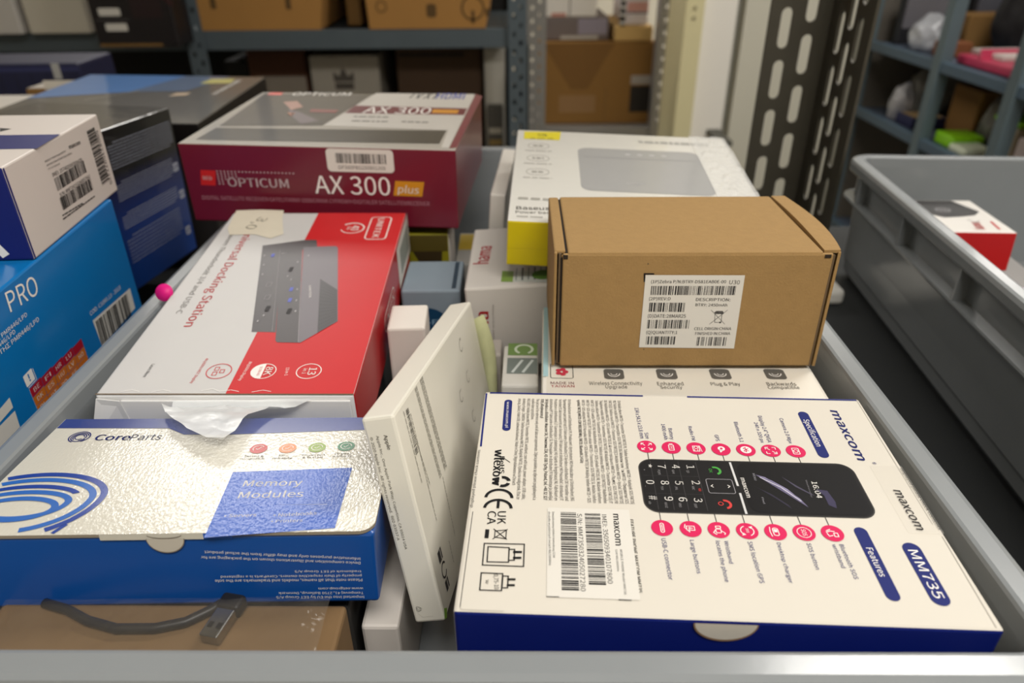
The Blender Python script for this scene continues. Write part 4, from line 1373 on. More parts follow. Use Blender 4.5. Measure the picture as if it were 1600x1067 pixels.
# ------------------------------------------------------------------ white accessory box with red lettering
HW = M('#cfcac3', .5, var=.015)
t, mb, F = carton('accessory_box', 'white box with red lettering running upwards, under the yellow-fronted box', 'box', (0.0396, 0.4578, -0.2228, -1.4417, 0.5323, -3.4374, 0.1339, 0.1018, 0.0598), {}, HW, .0015)
f = F['front']
HR = M('#b5141d', .45)
f.T('hama', [(11.9, 11.1), (14.2, 42.4), (5.6, 11.5)], HR, ref='x', bold=.045)
f.T('THE SMART SOLUTION', [(15.7, 10.6), (18.1, 47.1), (14.7, 10.6)], M('#77726c'))
f = F['top']
f.T('hama', [(13.9, 36.8), (15.0, 66.5), (6.6, 37.8)], M('#b8464c'), ref='x', bold=.045)
f.poly([(23.4, 7.3), (31.1, 6.1), (31.4, 22.1), (23.7, 23.8)], M('#77963a', .5))
f.poly([(31.7, 6.3), (55.8, 2.5), (56.3, 19.0), (32.0, 22.1)], M('#b9bcb4', .5))
for i in range(6):
    p = [(33.1, 8.5), (33.4, 26.1)]
    f.line([(p[0][0] + i * 4, p[0][1]), (p[1][0] + i * 4, p[1][1])], 1.2 if i % 2 else .6, M('#5f625e'), 2)
f.disc(*[(50.4, 14.6)][0], 7, M('#557c2c', .5), 3)
mb.build('carton', t)

# ------------------------------------------------------------------ boxes left of the crate
t, mb, F = carton('phone_box', 'white phone box with a bar code end, on top of the bright blue box', 'box', (-0.3029, 0.4035, -0.1237, 5.0061, 0.4486, 0.9050, 0.0900, 0.1156, 0.0498),
                  {'front': M('#141c66', .4, var=.05), 'bottom': PAPER}, M('#d3cac3', .45, var=.015), .0010)
f = F['right']
for s, p, k in (('maxcom', [(69.2, 40.1), (83.6, 39.2), (70.1, 41.8)], dict(ref='x', bold=.03)), ('MOBILE PHONE Model MM724', [(39.4, 40.8), (64.0, 39.8), (39.9, 41.8)], {}),
                ('GSM 900/1800; WCDMA 900/2100MHz', [(39.8, 38.5), (70.4, 37.0), (40.2, 39.5)], {}), ('LTE 1/3/7/8/20/28', [(39.8, 36.4), (53.5, 35.6), (40.2, 37.3)], {}),
                ('IMEI: 357460500308420', [(42.5, 31.8), (79.6, 29.8), (43.2, 33.9)], {}), ('S/N: MM7241532A0057842', [(43.3, 19.8), (83.5, 18.6), (44.0, 21.8)], {})):
    f.T(s, p, INK, **k)
f.bars([(42.7, 23.5), (80.9, 22.8), (43.9, 30.7)], INK, 31, 40)
f.bars([(41.8, 12.4), (82.6, 11.2), (44.4, 19.5)], INK, 32, 40)
f.words(*[(39.1, 9.8), (65.0, 8.1)][0], *[(39.1, 9.8), (65.0, 8.1)][1], .8, INKG, 1)
f.words(*[(38.6, 7.8), (82.0, 6.8)][0], *[(38.6, 7.8), (82.0, 6.8)][1], .8, INKG, 2)
p = [(95.5, 43.7), (94.4, 9.8), (106.6, 42.3)]
f.bars([p[0], (p[0][0], p[1][1]), (p[2][0], p[0][1])], INK, 33, 36)
f.T('5908235977225', [(106.8, 41.4), (106.4, 6.5), (109.9, 40.7)], INK)
x0, y0 = 0.3, .3
f.rect(.2, .6, 1.6, f.H - .6, M('#141c66', .4))
f = F['top']
p = [(57.0, 64.6), (90.0, 64.3), (91.0, 34.2), (72.0, 34.7)]
f.poly([(2, p[0][1]), p[1], p[2], (2, p[2][1])], M('#141c66', .4))
f.poly([(48.7, 81.3), (56.2, 79.1), (53.1, 72.6)], INKG)
f = F['front']
p = [(78.4, 3.7), (77.4, 13.4)]
a, b_ = p[0]
f.line([(a - 3, b_ + 1), (a - 9, b_ + 12), (a - 16, b_ + 24)], 4.6, INKW)
f.line([(a - 9, b_ + 12), (a - 16, b_ + 1)], 4.6, INKW)
mb.build('carton', t)

SKY = M('#0472b8', .3, coat=.5, cr=.12, var=.05, vs=14)
t, mb, F = carton('radio_box', 'bright blue box with white lettering and a red-orange code table at the left edge', 'box', (-0.3023, 0.3209, -0.2245, 4.0821, 0.4459, 0.9073, 0.1000, 0.2500, 0.1498), {}, SKY, .0012)
f = F['right']
f.T('PRO', [(116.9, 136.9), (144.0, 134.1), (117.8, 147.1)], INKW, bold=-.005)
f.T('RICETRASMITTENTE PMR446/LPD', [(65.3, 130.5), (128.1, 128.9), (65.4, 132.7)], INKW)
f.T('EMISORA PMR446/LPD', [(74.8, 126.8), (114.7, 126.3), (75.1, 129.0)], INKW)
f.T('ΠΟΜΠΟΔΈΚΤΗΣ PMR446/LPD', [(71.1, 124.0), (135.9, 121.8), (71.1, 126.4)], INKW)
f.T('COD. C1090.13 - 2018', [(183.6, 98.9), (227.5, 95.6), (183.3, 101.5)], INKW)
p = [(184.2, 95.3), (239.5, 90.2), (238.8, 75.3), (185.3, 76.3)]
f.poly(p, PAPER)
f.bars([(185.3, 77.3), (231.5, 73.5), (185.3, 93.4)], INK, 41, 30, 3)
q = [(108.4, 96.3), (166.7, 92.3), (167.4, 76.8), (107.8, 84.1)]
(a, b_), (c_, d_) = q[0], q[1]
(e, g) = [(108.4, 90.7)][0]
dv = b_ - g
REDT, ORA = M('#a31228', .4), M('#c26a1c', .4)
cw, dvv = (c_ - a) / 4, (d_ - b_) / 4
TAB = (('BE', 'FI', 'HR', 'LU', ''), ('DK', 'ES', 'HU', 'LV', 'NO'), ('PL', 'PT', 'RO', 'SE', ''))
slope = (d_ - b_) / (c_ - a)
for r, row in enumerate(TAB):
    for cidx, s in enumerate(row):
        w = (c_ - a) / 5
        x = a + w * cidx
        y = b_ + slope * w * cidx - dv * (r + 1)
        f.rect(x + .15, y + .15, x + w - .15, y + dv - .15, REDT if r == 0 else ORA, 2)
        if s:
            f.text(s, x + w * .25, y + dv * .28, x + w * .75, y + dv * .28, dv * .45, INKW, 3, .01)
f.rect(a - .15, b_ - dv * 3 + min(0, slope) * 0, a, b_, INKW)
p = [(110.2, 104.5), (115.8, 103.0), (112.4, 97.8), (107.5, 99.3)]
x0, y0, x1, y1 = bbox(p)
f.rr(x0, y0, x1, y1, .6, INKW)
f.line([((x0 + x1) / 2, y1 - 1.5), ((x0 + x1) / 2, y0 + 3.4)], 1.0, SKY, 2)
f.disc((x0 + x1) / 2, y0 + 1.9, .6, SKY, 2)
f.line([(x0 + 1, y0 - .8), (x1 + .9, y0 - .8), (x1 + .9, y1 - 1)], .4, INKW, 2)
p = [(75.7, 101.0), (92.9, 101.8), (92.5, 96.1), (72.2, 95.8)]
f.poly(p, PAPER)
p = [(71.6, 94.9), (92.7, 93.9), (91.6, 84.6), (66.0, 86.3)]
f.poly(p, PAPER)
mb.build('carton', t)

NB = ramped([(0, '#0a3a86'), (.45, '#0b2a6a'), (.66, '#0b1240'), (.74, '#0c0c12'), (1, '#0d0c0e')], 0, ((-0.3875, 0.6186, -0.2035, 83.0024, 1.4548, 1.7183, 0.1250, 0.1300, 0.1368))[8], .3, .5)
NT = M('#1c1a19', .3, coat=1, cr=.07, bump=.25, bs=90)
t, mb, F = carton('retail_box', 'dark navy box covered in fine print, behind the bright blue box', 'box', (-0.3875, 0.6186, -0.2035, 83.0024, 1.4548, 1.7183, 0.1250, 0.1300, 0.1368), {'top': NT}, NB, .0009)
f = F['front']
GT = M('#a3a6b4')
for k, (p, n_) in enumerate((([(26.6, 125.1), (120.9, 124.9), (29.4, 102.4)], 9), ([(25.5, 92.9), (113.1, 88.6), (22.5, 76.2)], 7), ([(23.6, 66.5), (110.6, 61.8), (23.0, 52.4)], 6), ([(23.2, 46.6), (108.0, 38.0), (20.9, 21.1)], 8))):
    (a, b_), (c_, d_), (e, g) = p
    for j in range(n_):
        y = max(b_, d_) - (max(b_, d_) - g) * j / n_
        f.words(a + (8 if j == 0 else 0), y, c_ - (6 * (j == n_ - 1)), y, .62, GT, 7 * k + j, 2, (1.2, 5), .7)
for q in [(116.2, 84.4), (117.4, 58.0), (115.5, 22.3)]:
    f.rr(q[0] - 4, q[1] - 4, q[0] + 4, q[1] + 4, 1, M('#a4a6b0'))
    f.line([(q[0] - 3, q[1]), (q[0] + 3, q[1])], .6, NB, 2)
    f.arc(q[0], q[1], 2.2, .6, 0, 300, M('#2a3560'), 2)
mb.build('carton', t)

# glossy box behind, its top facing up
k = 1.16
pose = (-.362 * k, .717 * k, -.149 * k, 2.0, 0, 1.6, .19 * k, .22 * k, .03)
GTOP = M('#4e4c49', .3, coat=1, cr=.06, bump=.2, bs=60, var=.1, vs=20)
t, mb, F = carton('retail_box', 'flat dark glossy box with a blue corner, behind the navy box', 'box', pose, {'top': GTOP}, M('#15110f', .4), .0015)
f = F['top']
W, D = f.W, f.H
f.poly([(1, D - 1), (W * .55, D - 1), (W * .42, D * .58), (1, D * .42)], M('#3d84d2', .3, coat=1, cr=.06, bump=.2, bs=60), 1)
f.poly([(W * .55, D - 1), (W * .8, D - 1), (W * .7, D * .62), (W * .42, D * .58)], M('#4d6a92', .3, coat=1, cr=.06, bump=.2, bs=60), 1)
f.poly([(W * .70, D * .80), (W * .86, D * .82), (W * .85, D * .93), (W * .72, D * .92)], M('#b0aa3c', .4, coat=.5), 2)
f.line([(W * .30, D * .40), (W * .46, D * .60)], 3, M('#9a9690', .3, coat=1), 2)
f.poly([(W * .66, D * .50), (W * .74, D * .52), (W * .74, D * .58), (W * .67, D * .57)], M('#b49a78', .4, coat=.5), 2)
f.words(W * .88, D * .55, W * .9, D * .9, 6, M('#b8b4ac', .4), 4, 2, (.3, .7), .3)
mb.build('carton', t)
t, mb, F = carton('carton', 'dark carton under the flat glossy box', 'box', (-.362 * k, .717 * k, -.250, 2.0, 0, 0, .185 * k, .215 * k, .118), {}, M('#262220', .6), .002)
mb.build('carton_body', t)

# ------------------------------------------------------------------ torn milky plastic at the end of the docking station box
mb = MB()
MILK = sheer('#f4f6f6', .72, .25, .3, 90)
vs, fs = [], []
L3 = [(-.162, .2806, -.1932), (-.1632, .2790, -.1970), (-.1640, .2735, -.1920), (-.1570, .2630, -.1885), (-.1420, .2496, -.1865), (-.1300, .2410, -.1850)]
R3 = [(-.0960, .2806, -.1930), (-.1040, .2790, -.1965), (-.1140, .2735, -.1930), (-.1200, .2630, -.1890), (-.1205, .2478, -.1868), (-.1225, .2405, -.1850)]
n, m_ = 25, 14
for i in range(n + 1):
    s = i / n * 5
    k0 = min(4, int(s))
    fr_ = s - k0
    A, B_ = Vector(L3[k0]).lerp(Vector(L3[k0 + 1]), fr_), Vector(R3[k0]).lerp(Vector(R3[k0 + 1]), fr_)
    for j in range(m_ + 1):
        p = A.lerp(B_, j / m_)
        d = noise.noise(Vector((p.x * 110, p.y * 160, 2.3))) + .6 * noise.noise(Vector((p.x * 260, p.y * 280, 7)))
        amp = .0030 * math.sin(math.pi * min(1, .15 + .85 * i / n))
        vs.append(P(p.x, p.y - (.0015 * max(0, d) if i < 9 else 0), p.z + (amp * max(0, d) if i > 7 else 0)))
for i in range(n):
    for j in range(m_):
        q = i * (m_ + 1) + j
        fs.append([q, q + 1, q + m_ + 2, q + m_ + 1])
mb.add(vs, fs, MILK, True)
o = mb.build('plastic_scrap')
tag(o, 'torn milky plastic scrap draped from the red and white box onto the blue one', 'plastic wrap')

# ------------------------------------------------------------------ lower layer in the front crate
CW = M('#cfc8c0', .55, var=.02)


def plain(name, label, pose, m, mats=None, bev=.0015, group=None):
    t, mb, F = carton(name, label, 'box', pose, mats or {}, m, bev, group)
    return t, mb, F


t, mb, F = plain('carton', 'plain white carton standing below the slim tilted box', (-.0545, .230, -.2748, -1, 0, 0, .0155, .075, .059), CW)
mb.build('carton_body', t)
t, mb, F = plain('carton', 'brown carton under the clear bag with a cable, front left of the crate', (-.128, .1672, -.2610, -1, 0, 0, .13, .030, .0860), M('#745a3a', .8, var=.15, vs=40))
mb.build('carton_body', t)
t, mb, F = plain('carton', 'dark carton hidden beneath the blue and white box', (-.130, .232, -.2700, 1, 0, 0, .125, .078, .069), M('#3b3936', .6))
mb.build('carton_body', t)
t, mb, F = plain('carton', 'white carton under the navy-edged phone box', (.068, .214, -.266, -2, 0, 0, .145, .112, .076), CW)
mb.build('carton_body', t)
t, mb, F = plain('carton', 'white carton supporting the glossy white carton', (.090, .345, -.2783, -2.7, 0, 0, .130, .090, .052), CW)
mb.build('carton_body', t)
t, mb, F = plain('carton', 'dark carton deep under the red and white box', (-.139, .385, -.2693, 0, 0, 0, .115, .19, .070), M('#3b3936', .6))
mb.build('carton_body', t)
t, mb, F = plain('carton', 'pale carton below the box with red lettering', (.043, .466, -.2808, -1, 0, 0, .12, .09, .046), CW)
mb.build('carton_body', t)
# leaflet between the slim box and the phone box
mb = MB()
mb.box((-.0006, -.05, 0), (.0006, .05, .052), PAPER)
f = Face(mb, (-.0006, -.05, 0), (0, 1, 0), (0, 0, 1))
o = mb.build('leaflet')
mb2 = Face(mb, (.0006, .05, 0), (0, -1, 0), (0, 0, 1))
o.location = P(-.0155, .205, -.303)
o.rotation_euler = (0, math.radians(-5), math.radians(-4))
tag(o, 'printed leaflet standing in the gap left of the navy-edged phone box', 'leaflet')
# battery or lamp box with the green energy print
t, mb, F = plain('small_box', 'small white box with a green symbol, left of the glossy white carton', (.0048, .349, -.2525, -2, 0, 0, .0205, .044, .070), M('#c9c6bf', .45))
f = F['top']
f.rect(2.5, 32, 20, 46, M('#6c8a48', .5))
f.arc(12, 39, 5, 1.6, -60, 240, M('#c9d4bd', .5), 2)
f.rect(2.5, 12, 20, 29, M('#6d7672', .5))
f.line([(6, 14), (11, 26)], 1.6, M('#c5ccc9'), 2)
f.line([(12, 14), (17, 26)], 1.6, M('#c5ccc9'), 2)
mb.build('carton_body', t)
t, mb, F = plain('small_box', 'little grey-white box between the peeling tape and the green-symbol box', (-.0115, .392, -.2615, -2, 0, 0, .010, .02, .062), M('#bdb6ae', .5))
mb.build('carton_body', t)
t, mb, F = plain('small_box', 'white upright box squeezed between the red box and the slim white box', (-.0615, .372, -.2508, 2, 0, 0, .022, .03, .107), M('#d9d2c9', .5))
mb.build('carton_body', t)
t, mb, F = plain('small_box', 'grey-blue box with a round dark blue mark, right of the red box', (-.0545, .455, -.257, 0, 0, 0, .040, .050, .096), M('#7d8a94', .45))
f = F['front']
f.disc(17, f.H - 28, 15, M('#123a58', .4))
f.text('Wi-Fi', 10, f.H - 26, 24, f.H - 26, 4, M('#8fb1c8'), 2)
F['top'].rect(f.W - 6, 3, f.W - 3, F['top'].H - 3, M('#31414d', .4), 1)
mb.build('carton_body', t)
t, mb, F = plain('small_box', 'olive and black box under the maroon receiver box', (-.070, .535, -.252, 0, 0, 0, .045, .055, .106), M('#7b7414', .45, var=.2, vs=30), {'right': M('#d3cdc6', .5)})
f = F['front']
f.poly([(10, f.H - 1), (f.W - 4, f.H - 1), (f.W - 8, f.H - 40), (f.W - 18, f.H - 60), (f.W - 20, f.H - 30)], M('#2f230c', .5))
f.rect(1, f.H - 14, f.W - 1, f.H - 1, M('#4a3f10', .5), 2)
mb.build('carton_body', t)
t, mb, F = plain('small_box', 'pale box with a yellow patch, behind the box with red lettering', (-.0355, .575, -.2713, 0, 0, 0, .022, .07, .066), M('#a9a6a0', .5))
f = F['top']
f.rect(1, 30, 13, 66, M('#c7a93a', .5))
f.rect(14, 30, 22, 66, M('#4c5560', .5))
mb.build('carton_body', t)
t, mb, F = plain('small_box', 'tall white box leaning beside the power bank box', (-.0095, .590, -.236, -4, 0, 4, .012, .13, .124), M('#d8d3ca', .5))
mb.build('carton_body', t)

# clear bag with a black cable and its plug
mb = MB()
vs, fs = [], []
n, m_ = 22, 12
for i in range(n + 1):
    for j in range(m_ + 1):
        x = -.188 + .120 * i / n
        y = .1510 + .0295 * j / m_
        e = min(i, n - i, j, m_ - j)
        z = -.2138 + (.0040 + .0022 * noise.noise(Vector((x * 90, y * 120, 3)))) * min(1, e / 2 + .25)
        vs.append(P(x, y, z))
for i in range(n):
    for j in range(m_):
        q = i * (m_ + 1) + j
        fs.append([q, q + 1, q + m_ + 2, q + m_ + 1])
mb.add(vs, fs, sheer('#8f887d', .15, .10, .8, 150), True)
o = mb.build('clear_bag')
tag(o, 'clear plastic bag over a black cable, under the blue box', 'bag')
t = thing('usb_cable', 'black cable with a metal plug inside the clear bag', 'cable', P(-.125, .1740, -.2177))
CB = M('#1d1d1f', .4)
mb = MB()
pts = [(-.050, .007, .0022), (-.040, .004, .0022), (-.030, -.001, .0022), (-.018, -.0045, .0022), (-.004, -.0045, .0022), (.006, -.002, .0022), (.013, .003, .0022), (.017, .007, .0022)]
sm = []
for i in range(len(pts) - 1):
    for k in range(5):
        sm.append(Vector(pts[i]).lerp(Vector(pts[i + 1]), k / 5))
mb.tube(sm, .0018, CB)
mb.build('cord', t)
T = Matrix.Translation((.0190, -.0045, .0032)) @ Matrix.Rotation(math.radians(-12), 4, 'Z')
mb = MB()
mb.box((-.0035, -.006, -.0022), (.0035, .006, .0022), M('#a8a8a6', .25, metal=1.0), T, bev=.0004)
fx = Face(mb, T @ Vector((-.0035, -.006, .0022)), (T.to_3x3() @ Vector((1, 0, 0))), (T.to_3x3() @ Vector((0, 1, 0))))
fx.rect(1.0, 3.4, 2.6, 5.8, DARK)
fx.rect(4.4, 3.4, 6.0, 5.8, DARK)
mb.build('metal_plug', t)
mb = MB()
mb.box((-.0045, .006, -.0028), (.0045, .0125, .003), CB, T, bev=.0012)
mb.build('plug_body', t)

# ------------------------------------------------------------------ contents of the right crate
RW = M('#dcd8d2', .4)
t, mb, F = carton('small_box', 'small white and red box inside the right-hand crate', 'box', (.3903, .5839, -.233, -9.49, -2.99, -2.04, .0487, .0946, .0328), {'front': M('#b80f10', .4), 'top': RW}, RW, .001)
f = F['top']
W, D = f.W, f.H
f.poly([(1, D - 2), (W * .66, D - 2), (W * .88, D * .62), (W * .72, D * .5), (W * .45, D * .45), (W * .18, D * .42), (1, D * .5)], M('#2f2d2e', .35, coat=.4))
f.arc(W * .30, D * .66, 5.5, 1.4, 0, 360, M('#8e8c8e'), 2)
f.arc(W * .30, D * .66, 2.5, 1.0, 0, 360, M('#8e8c8e'), 2)
f.line([(W * .5, D * .35), (W * .58, D * .28), (W * .66, D * .33)], 1.4, M('#aaa6a2'), 2)
f.text('hama', W * .58, D * .08, W * .62, D * .27, 6, M('#bb2028'), 2, .03, ref='x')
f.line([(W * .80, D * .1), (W * .83, D * .3)], 2.0, M('#bb2028'), 2)
mb.build('carton', t)
t, mb, F = plain('carton', 'grey carton under the small white and red box in the right crate', (.40, .56, -.280, -6, 0, 0, .085, .12, .05), M('#8d8a88', .5))
mb.build('carton_body', t)
t, mb, F = plain('magazine_box', 'flat box with a colourful printed top in the right crate', (.40, .455, -.272, -6, 0, 0, .11, .07, .064), M('#b9aebb', .5, var=.3, vs=120))
f = F['top']
for i in range(8):
    f.rect(4 + i * 13, 30 + (i * 17) % 25, 12 + i * 13, 45 + (i * 17) % 25, M(('#a9525c', '#5e76a8', '#ddd6d2', '#7a5a86')[i % 4], .45))
mb.build('carton_body', t)

# ------------------------------------------------------------------ slotted steel upright behind the crates
STEEL = M('#4c483e', .45, bump=.05, bs=300, metal=.25, var=.12, vs=40)
post = thing('slotted_post', 'dark steel upright with rows of long slots, behind the brown cardboard box', 'post', P(.3235, .78, -.312))
Z1 = .62


def flange(name, width, cols, sl, sw, M4, pitch=.0498):
    outer = [(0, 0), (width, 0), (width, .93), (0, .93)]
    holes = []
    for x, ph in cols:
        z = ph % pitch + .02
        while z < .90:
            holes.append(stadium(x, z, sw, sl))
            z += pitch
    vs, fs = plate(outer, holes, .003, STEEL, name)
    mb = MB()
    mb.add([M4 @ v for v in vs], fs, STEEL)
    return mb.build(name, post)


X3, Y3, Z3 = Vector((1, 0, 0)), Vector((0, 1, 0)), Vector((0, 0, 1))


def frame(o, a, b):
    c = a.cross(b)
    return Matrix(((a.x, b.x, c.x, o[0]), (a.y, b.y, c.y, o[1]), (a.z, b.z, c.z, o[2]), (0, 0, 0, 1)))


flange('wide_flange', .0615, [(.0175, .0041), (.042, .0287)], .0385, .0115, frame((-.0615, .0015, .0005), X3, Z3))
flange('side_flange', .094, [(.0275, .0027), (.049, .0272), (.070, .0009)], .040, .0125, frame((.0015, .0005, .0005), -Y3, Z3))

# ------------------------------------------------------------------ white pillar with its cream door trim, seen through the slots
mb = MB()
mb.box(P(.545, 2.2, -1.2), P(.645, 2.4, CEIL), M('#fbf6ec', .6, var=.01))
mb.box(P(.645, 2.235, -1.2), P(.668, 2.4, CEIL), M('#8e8c80', .7))
mb.box(P(.668, 2.2, -1.2), P(1.062, 2.4, CEIL), M('#d9d5c4', .6, var=.01))
struct(mb.build('wall_pillar'))
mb = MB()
mb.box(P(.492, 2.17, -1.2), P(.545, 2.4, CEIL), M('#e6dcae', .5, var=.02), bev=.003)
for z in (-.19, -.215):
    mb.tube([P(.517, 2.1705, z), P(.517, 2.166, z)], .005, M('#b8b08c', .4))
struct(mb.build('trim_1'))
mb = MB()
mb.box(P(.60, 2.05, -.545), P(.64, 2.1995, -.53), M('#5c5b54', .6), bev=.002)
o = mb.build('wall_bracket')
tag(o, 'small dark bracket on the white pillar', 'bracket')

# ------------------------------------------------------------------ left rack: uprights, beams, decks
RG = M('#566066', .5, metal=.15, var=.08, vs=20)
RGD = M('#3d4548', .55, metal=.1)


def hole_post(parent, x, y, w, m, z0=-1.2, z1=.5, name='upright'):
    """angle-section upright with a staggered row of round holes on the front face"""
    holes = []
    z = .6
    k = 0
    while z < 1.25:
        holes.append([(w * (.32 if k % 2 else .68) + .0045 * math.cos(a), z + .007 * math.sin(a)) for a in [2 * math.pi * i / 8 for i in range(8)]])
        z += .020
        k += 1
    vs, fs = plate([(0, 0), (w, 0), (w, z1 - z0), (0, z1 - z0)], holes, .002, m, 'up')
    mb = MB()
    T = frame(P(x, y, z0) - (parent.location if parent else Vector()), X3, Z3)
    mb.add([T @ v for v in vs], fs, m)
    o = T.translation
    mb.box((o.x, o.y, o.z), (o.x + .002, o.y + w, o.z + z1 - z0), m)
    return mb.build(name, parent)


rack = thing('storage_rack', 'grey steel rack behind the boxes at the left, holding cartons', 'rack', P(-.40, 2.1, -1.2))


def rp(lo, hi, m, name, bev=.002):
    mb = MB()
    mb.box(P(*lo) - rack.location, P(*hi) - rack.location, m, bev=bev)
    return mb.build(name, rack)


for x in (-.790, -.002):
    hole_post(rack, x, 1.875, .045, RG)
for x in (-.815, -.002):
    hole_post(rack, x, 2.38, .045, RGD)
for a, b in ((-1.62, -.80), (-.77, 0.0)):
    rp((a, 1.885, -.252), (b, 1.91, -.207), RG, 'shelf_beam')
    rp((a, 1.911, -.228), (b, 2.40, -.214), RGD, 'shelf_deck')
    rp((a, 1.885, -.66), (b, 1.91, -.615), RG, 'shelf_beam')
    rp((a, 1.911, -.64), (b, 2.40, -.622), RGD, 'shelf_deck')
    rp((a, 2.405, -1.1), (b, 2.412, .2), M('#1d1c1a', .8), 'back_panel')
rp((.045, 1.9, -1.1), (.049, 2.40, -.25), RGD, 'side_panel')


def bx(name, label, lo, hi, m, group=None, yaw=0, bev=.004, mats=None, part='carton', cat='box'):
    c = [(lo[i] + hi[i]) / 2 for i in range(3)]
    t, mb, F = carton(name, label, cat, (*c, yaw, 0, 0, hi[0] - lo[0], hi[1] - lo[1], hi[2] - lo[2]), mats or {}, m, bev, group)
    t['_p'] = part
    return t, mb, F


def fin(t, mb):
    p = t['_p']
    del t['_p']
    return mb.build(p, t)


OCH = M('#a97b40', .8, var=.05, vs=10)
BRN = M('#7a5a2e', .85, var=.08, vs=10)


def tray(name, label, x0, x1, y0, y1, z0, z1, tap0, tap1, m, marks=()):
    """open cardboard picking bin: the front flares outwards towards the top"""
    t = thing(name, label, 'box', P((x0 + x1) / 2, (y0 + y1) / 2, z0))
    W, D, H = x1 - x0, y1 - y0, z1 - z0
    mb = MB()
    lo = [(-W / 2 + tap0, -D / 2), (W / 2 - tap1, -D / 2), (W / 2 - tap1, D / 2), (-W / 2 + tap0, D / 2)]
    hi = [(-W / 2, -D / 2), (W / 2, -D / 2), (W / 2, D / 2), (-W / 2, D / 2)]
    mb.add([(x, y, 0) for x, y in lo] + [(x, y, H) for x, y in hi], [[3, 2, 1, 0], [4, 5, 6, 7]] + [[i, (i + 1) % 4, 4 + (i + 1) % 4, 4 + i] for i in range(4)], m)
    f = Face(mb, (-W / 2, -D / 2, 0), X3, Z3)
    f.lift = .0004
    for (u, v, w, h, sh) in marks:
        mm = M('#5d4523', .8)
        if sh == 'r':
            f.arc(u, v, w, h, 0, 360, mm)
        else:
            f.rr(u - w / 2, v - h / 2, u + w / 2, v + h / 2, min(w, h) * .3, mm)
    mb.build('carton', t)
    return t


tray('carton', 'ochre cardboard box on the rack deck, left of the two', -.765, -.410, 1.885, 2.3, -.2065, .06, .015, .05, OCH, [(55, 70, 14, 45, 'b'), (235, 60, 13, 30, 'b')])
tray('carton', 'ochre cardboard box with black print on the rack deck, right of the two', -.352, -.012, 1.883, 2.3, -.2065, .06, .012, .045, OCH,
     [(165, 108, 60, 26, 'b'), (165, 40, 24, 30, 'b'), (45, 50, 12, 3, 'r'), (265, 45, 26, 5, 'r'), (265, 25, 8, 30, 'b'), (300, 35, 10, 18, 'b')])
t, mb, F = bx('carton', 'narrow brown board standing between the two ochre boxes', (-.408, 1.96, -.2065), (-.372, 2.3, .05), BRN)
fin(t, mb)
WB = M('#cfc8b8', .6, var=.02)
t, mb, F = bx('carton', 'white box on the rack deck in the top left corner', (-1.42, 1.84, -.2065), (-1.165, 2.2, .1), M('#c9c4bd', .6), yaw=1)
fin(t, mb)
t, mb, F = bx('carton', 'cream box on the rack deck beside the black box', (-1.150, 1.85, -.2065), (-1.005, 2.2, .1), WB, yaw=1)
fin(t, mb)
BLK = M('#1e1a1b', .45, var=.2, vs=8)
t, mb, F = bx('carton', 'black box with two white labels sticking out of the rack', (-.955, 1.78, -.228), (-.766, 1.868, .1), BLK, yaw=0, mats={'bottom': BRN})
f = F['front']
f.rect(4, 0.5, 150, 7, BRN)
f.rect(95, 60, 165, 240, M('#2a1c1d', .45))
f.line([(150, 150), (165, 110), (190, 90)], 8, M('#3d2123', .4), 2)
f.line([(160, 190), (215, 205)], 9, M('#4a4648', .4), 2)
fin(t, mb)
mb = MB()
g = Face(mb, (-.0945, -.044, 0), X3, Z3)
g.lift = .0006
g.rr(20, 66, 70, 82, 3, PAPER)
g.rr(28, 34, 78, 50, 3, PAPER)
g.rr(10, 56, 86, 59, 1, M('#4b4748', .5))
o = mb.build('label_sticker', t)
o['label'] = 'two white label strips'

# things on the lower deck
DK1 = M('#4d3a2a', .85, var=.1, vs=8)
t, mb, F = bx('carton', 'dark brown box with a pale lower half on the lower deck, under the left bin', (-.70, 2.02, -.6212), (-.545, 2.3, -.262), M('#553524', .8))
F['front'].rect(18, 210, 150, 285, M('#8f8578', .7))
fin(t, mb)
t, mb, F = bx('carton', 'grey-white box with a dark crown-shaped print on the lower deck', (-.528, 1.99, -.6212), (-.345, 2.3, -.281), M('#a9a296', .7))
f = F['front']
CRN = M('#554f48', .7)
f.rect(62, 255, 112, 272, CRN)
f.poly([(60, 275), (60, 300), (75, 288), (87, 312), (99, 288), (114, 300), (114, 275)], CRN)
fin(t, mb)
t, mb, F = bx('carton', 'dark brown carton on the lower deck, under the right ochre box', (-.300, 2.0, -.6212), (-.075, 2.3, -.262), DK1)
F['front'].rect(6, 333, 180, 345, M('#2e251c', .8))
fin(t, mb)
t, mb, F = bx('carton', 'narrow white box beside the rack upright on the lower deck', (-.066, 1.96, -.6212), (-.012, 2.2, -.250), M('#b5b0a4', .6))
fin(t, mb)
t, mb, F = bx('carton', 'black box behind the left upright on the lower deck', (-.775, 2.05, -.6212), (-.71, 2.3, -.30), M('#1b1a18', .7))
fin(t, mb)
t, mb, F = bx('carton', 'dark grey box with a pale edge in front of the narrow white box', (-.060, 1.925, -.6212), (-.018, 1.955, -.40), M('#4a463f', .7))
F['front'].rect(4, 150, 38, 165, M('#9a9384', .6))
F['front'].rect(4, 120, 38, 134, M('#7c6533', .6))
fin(t, mb)

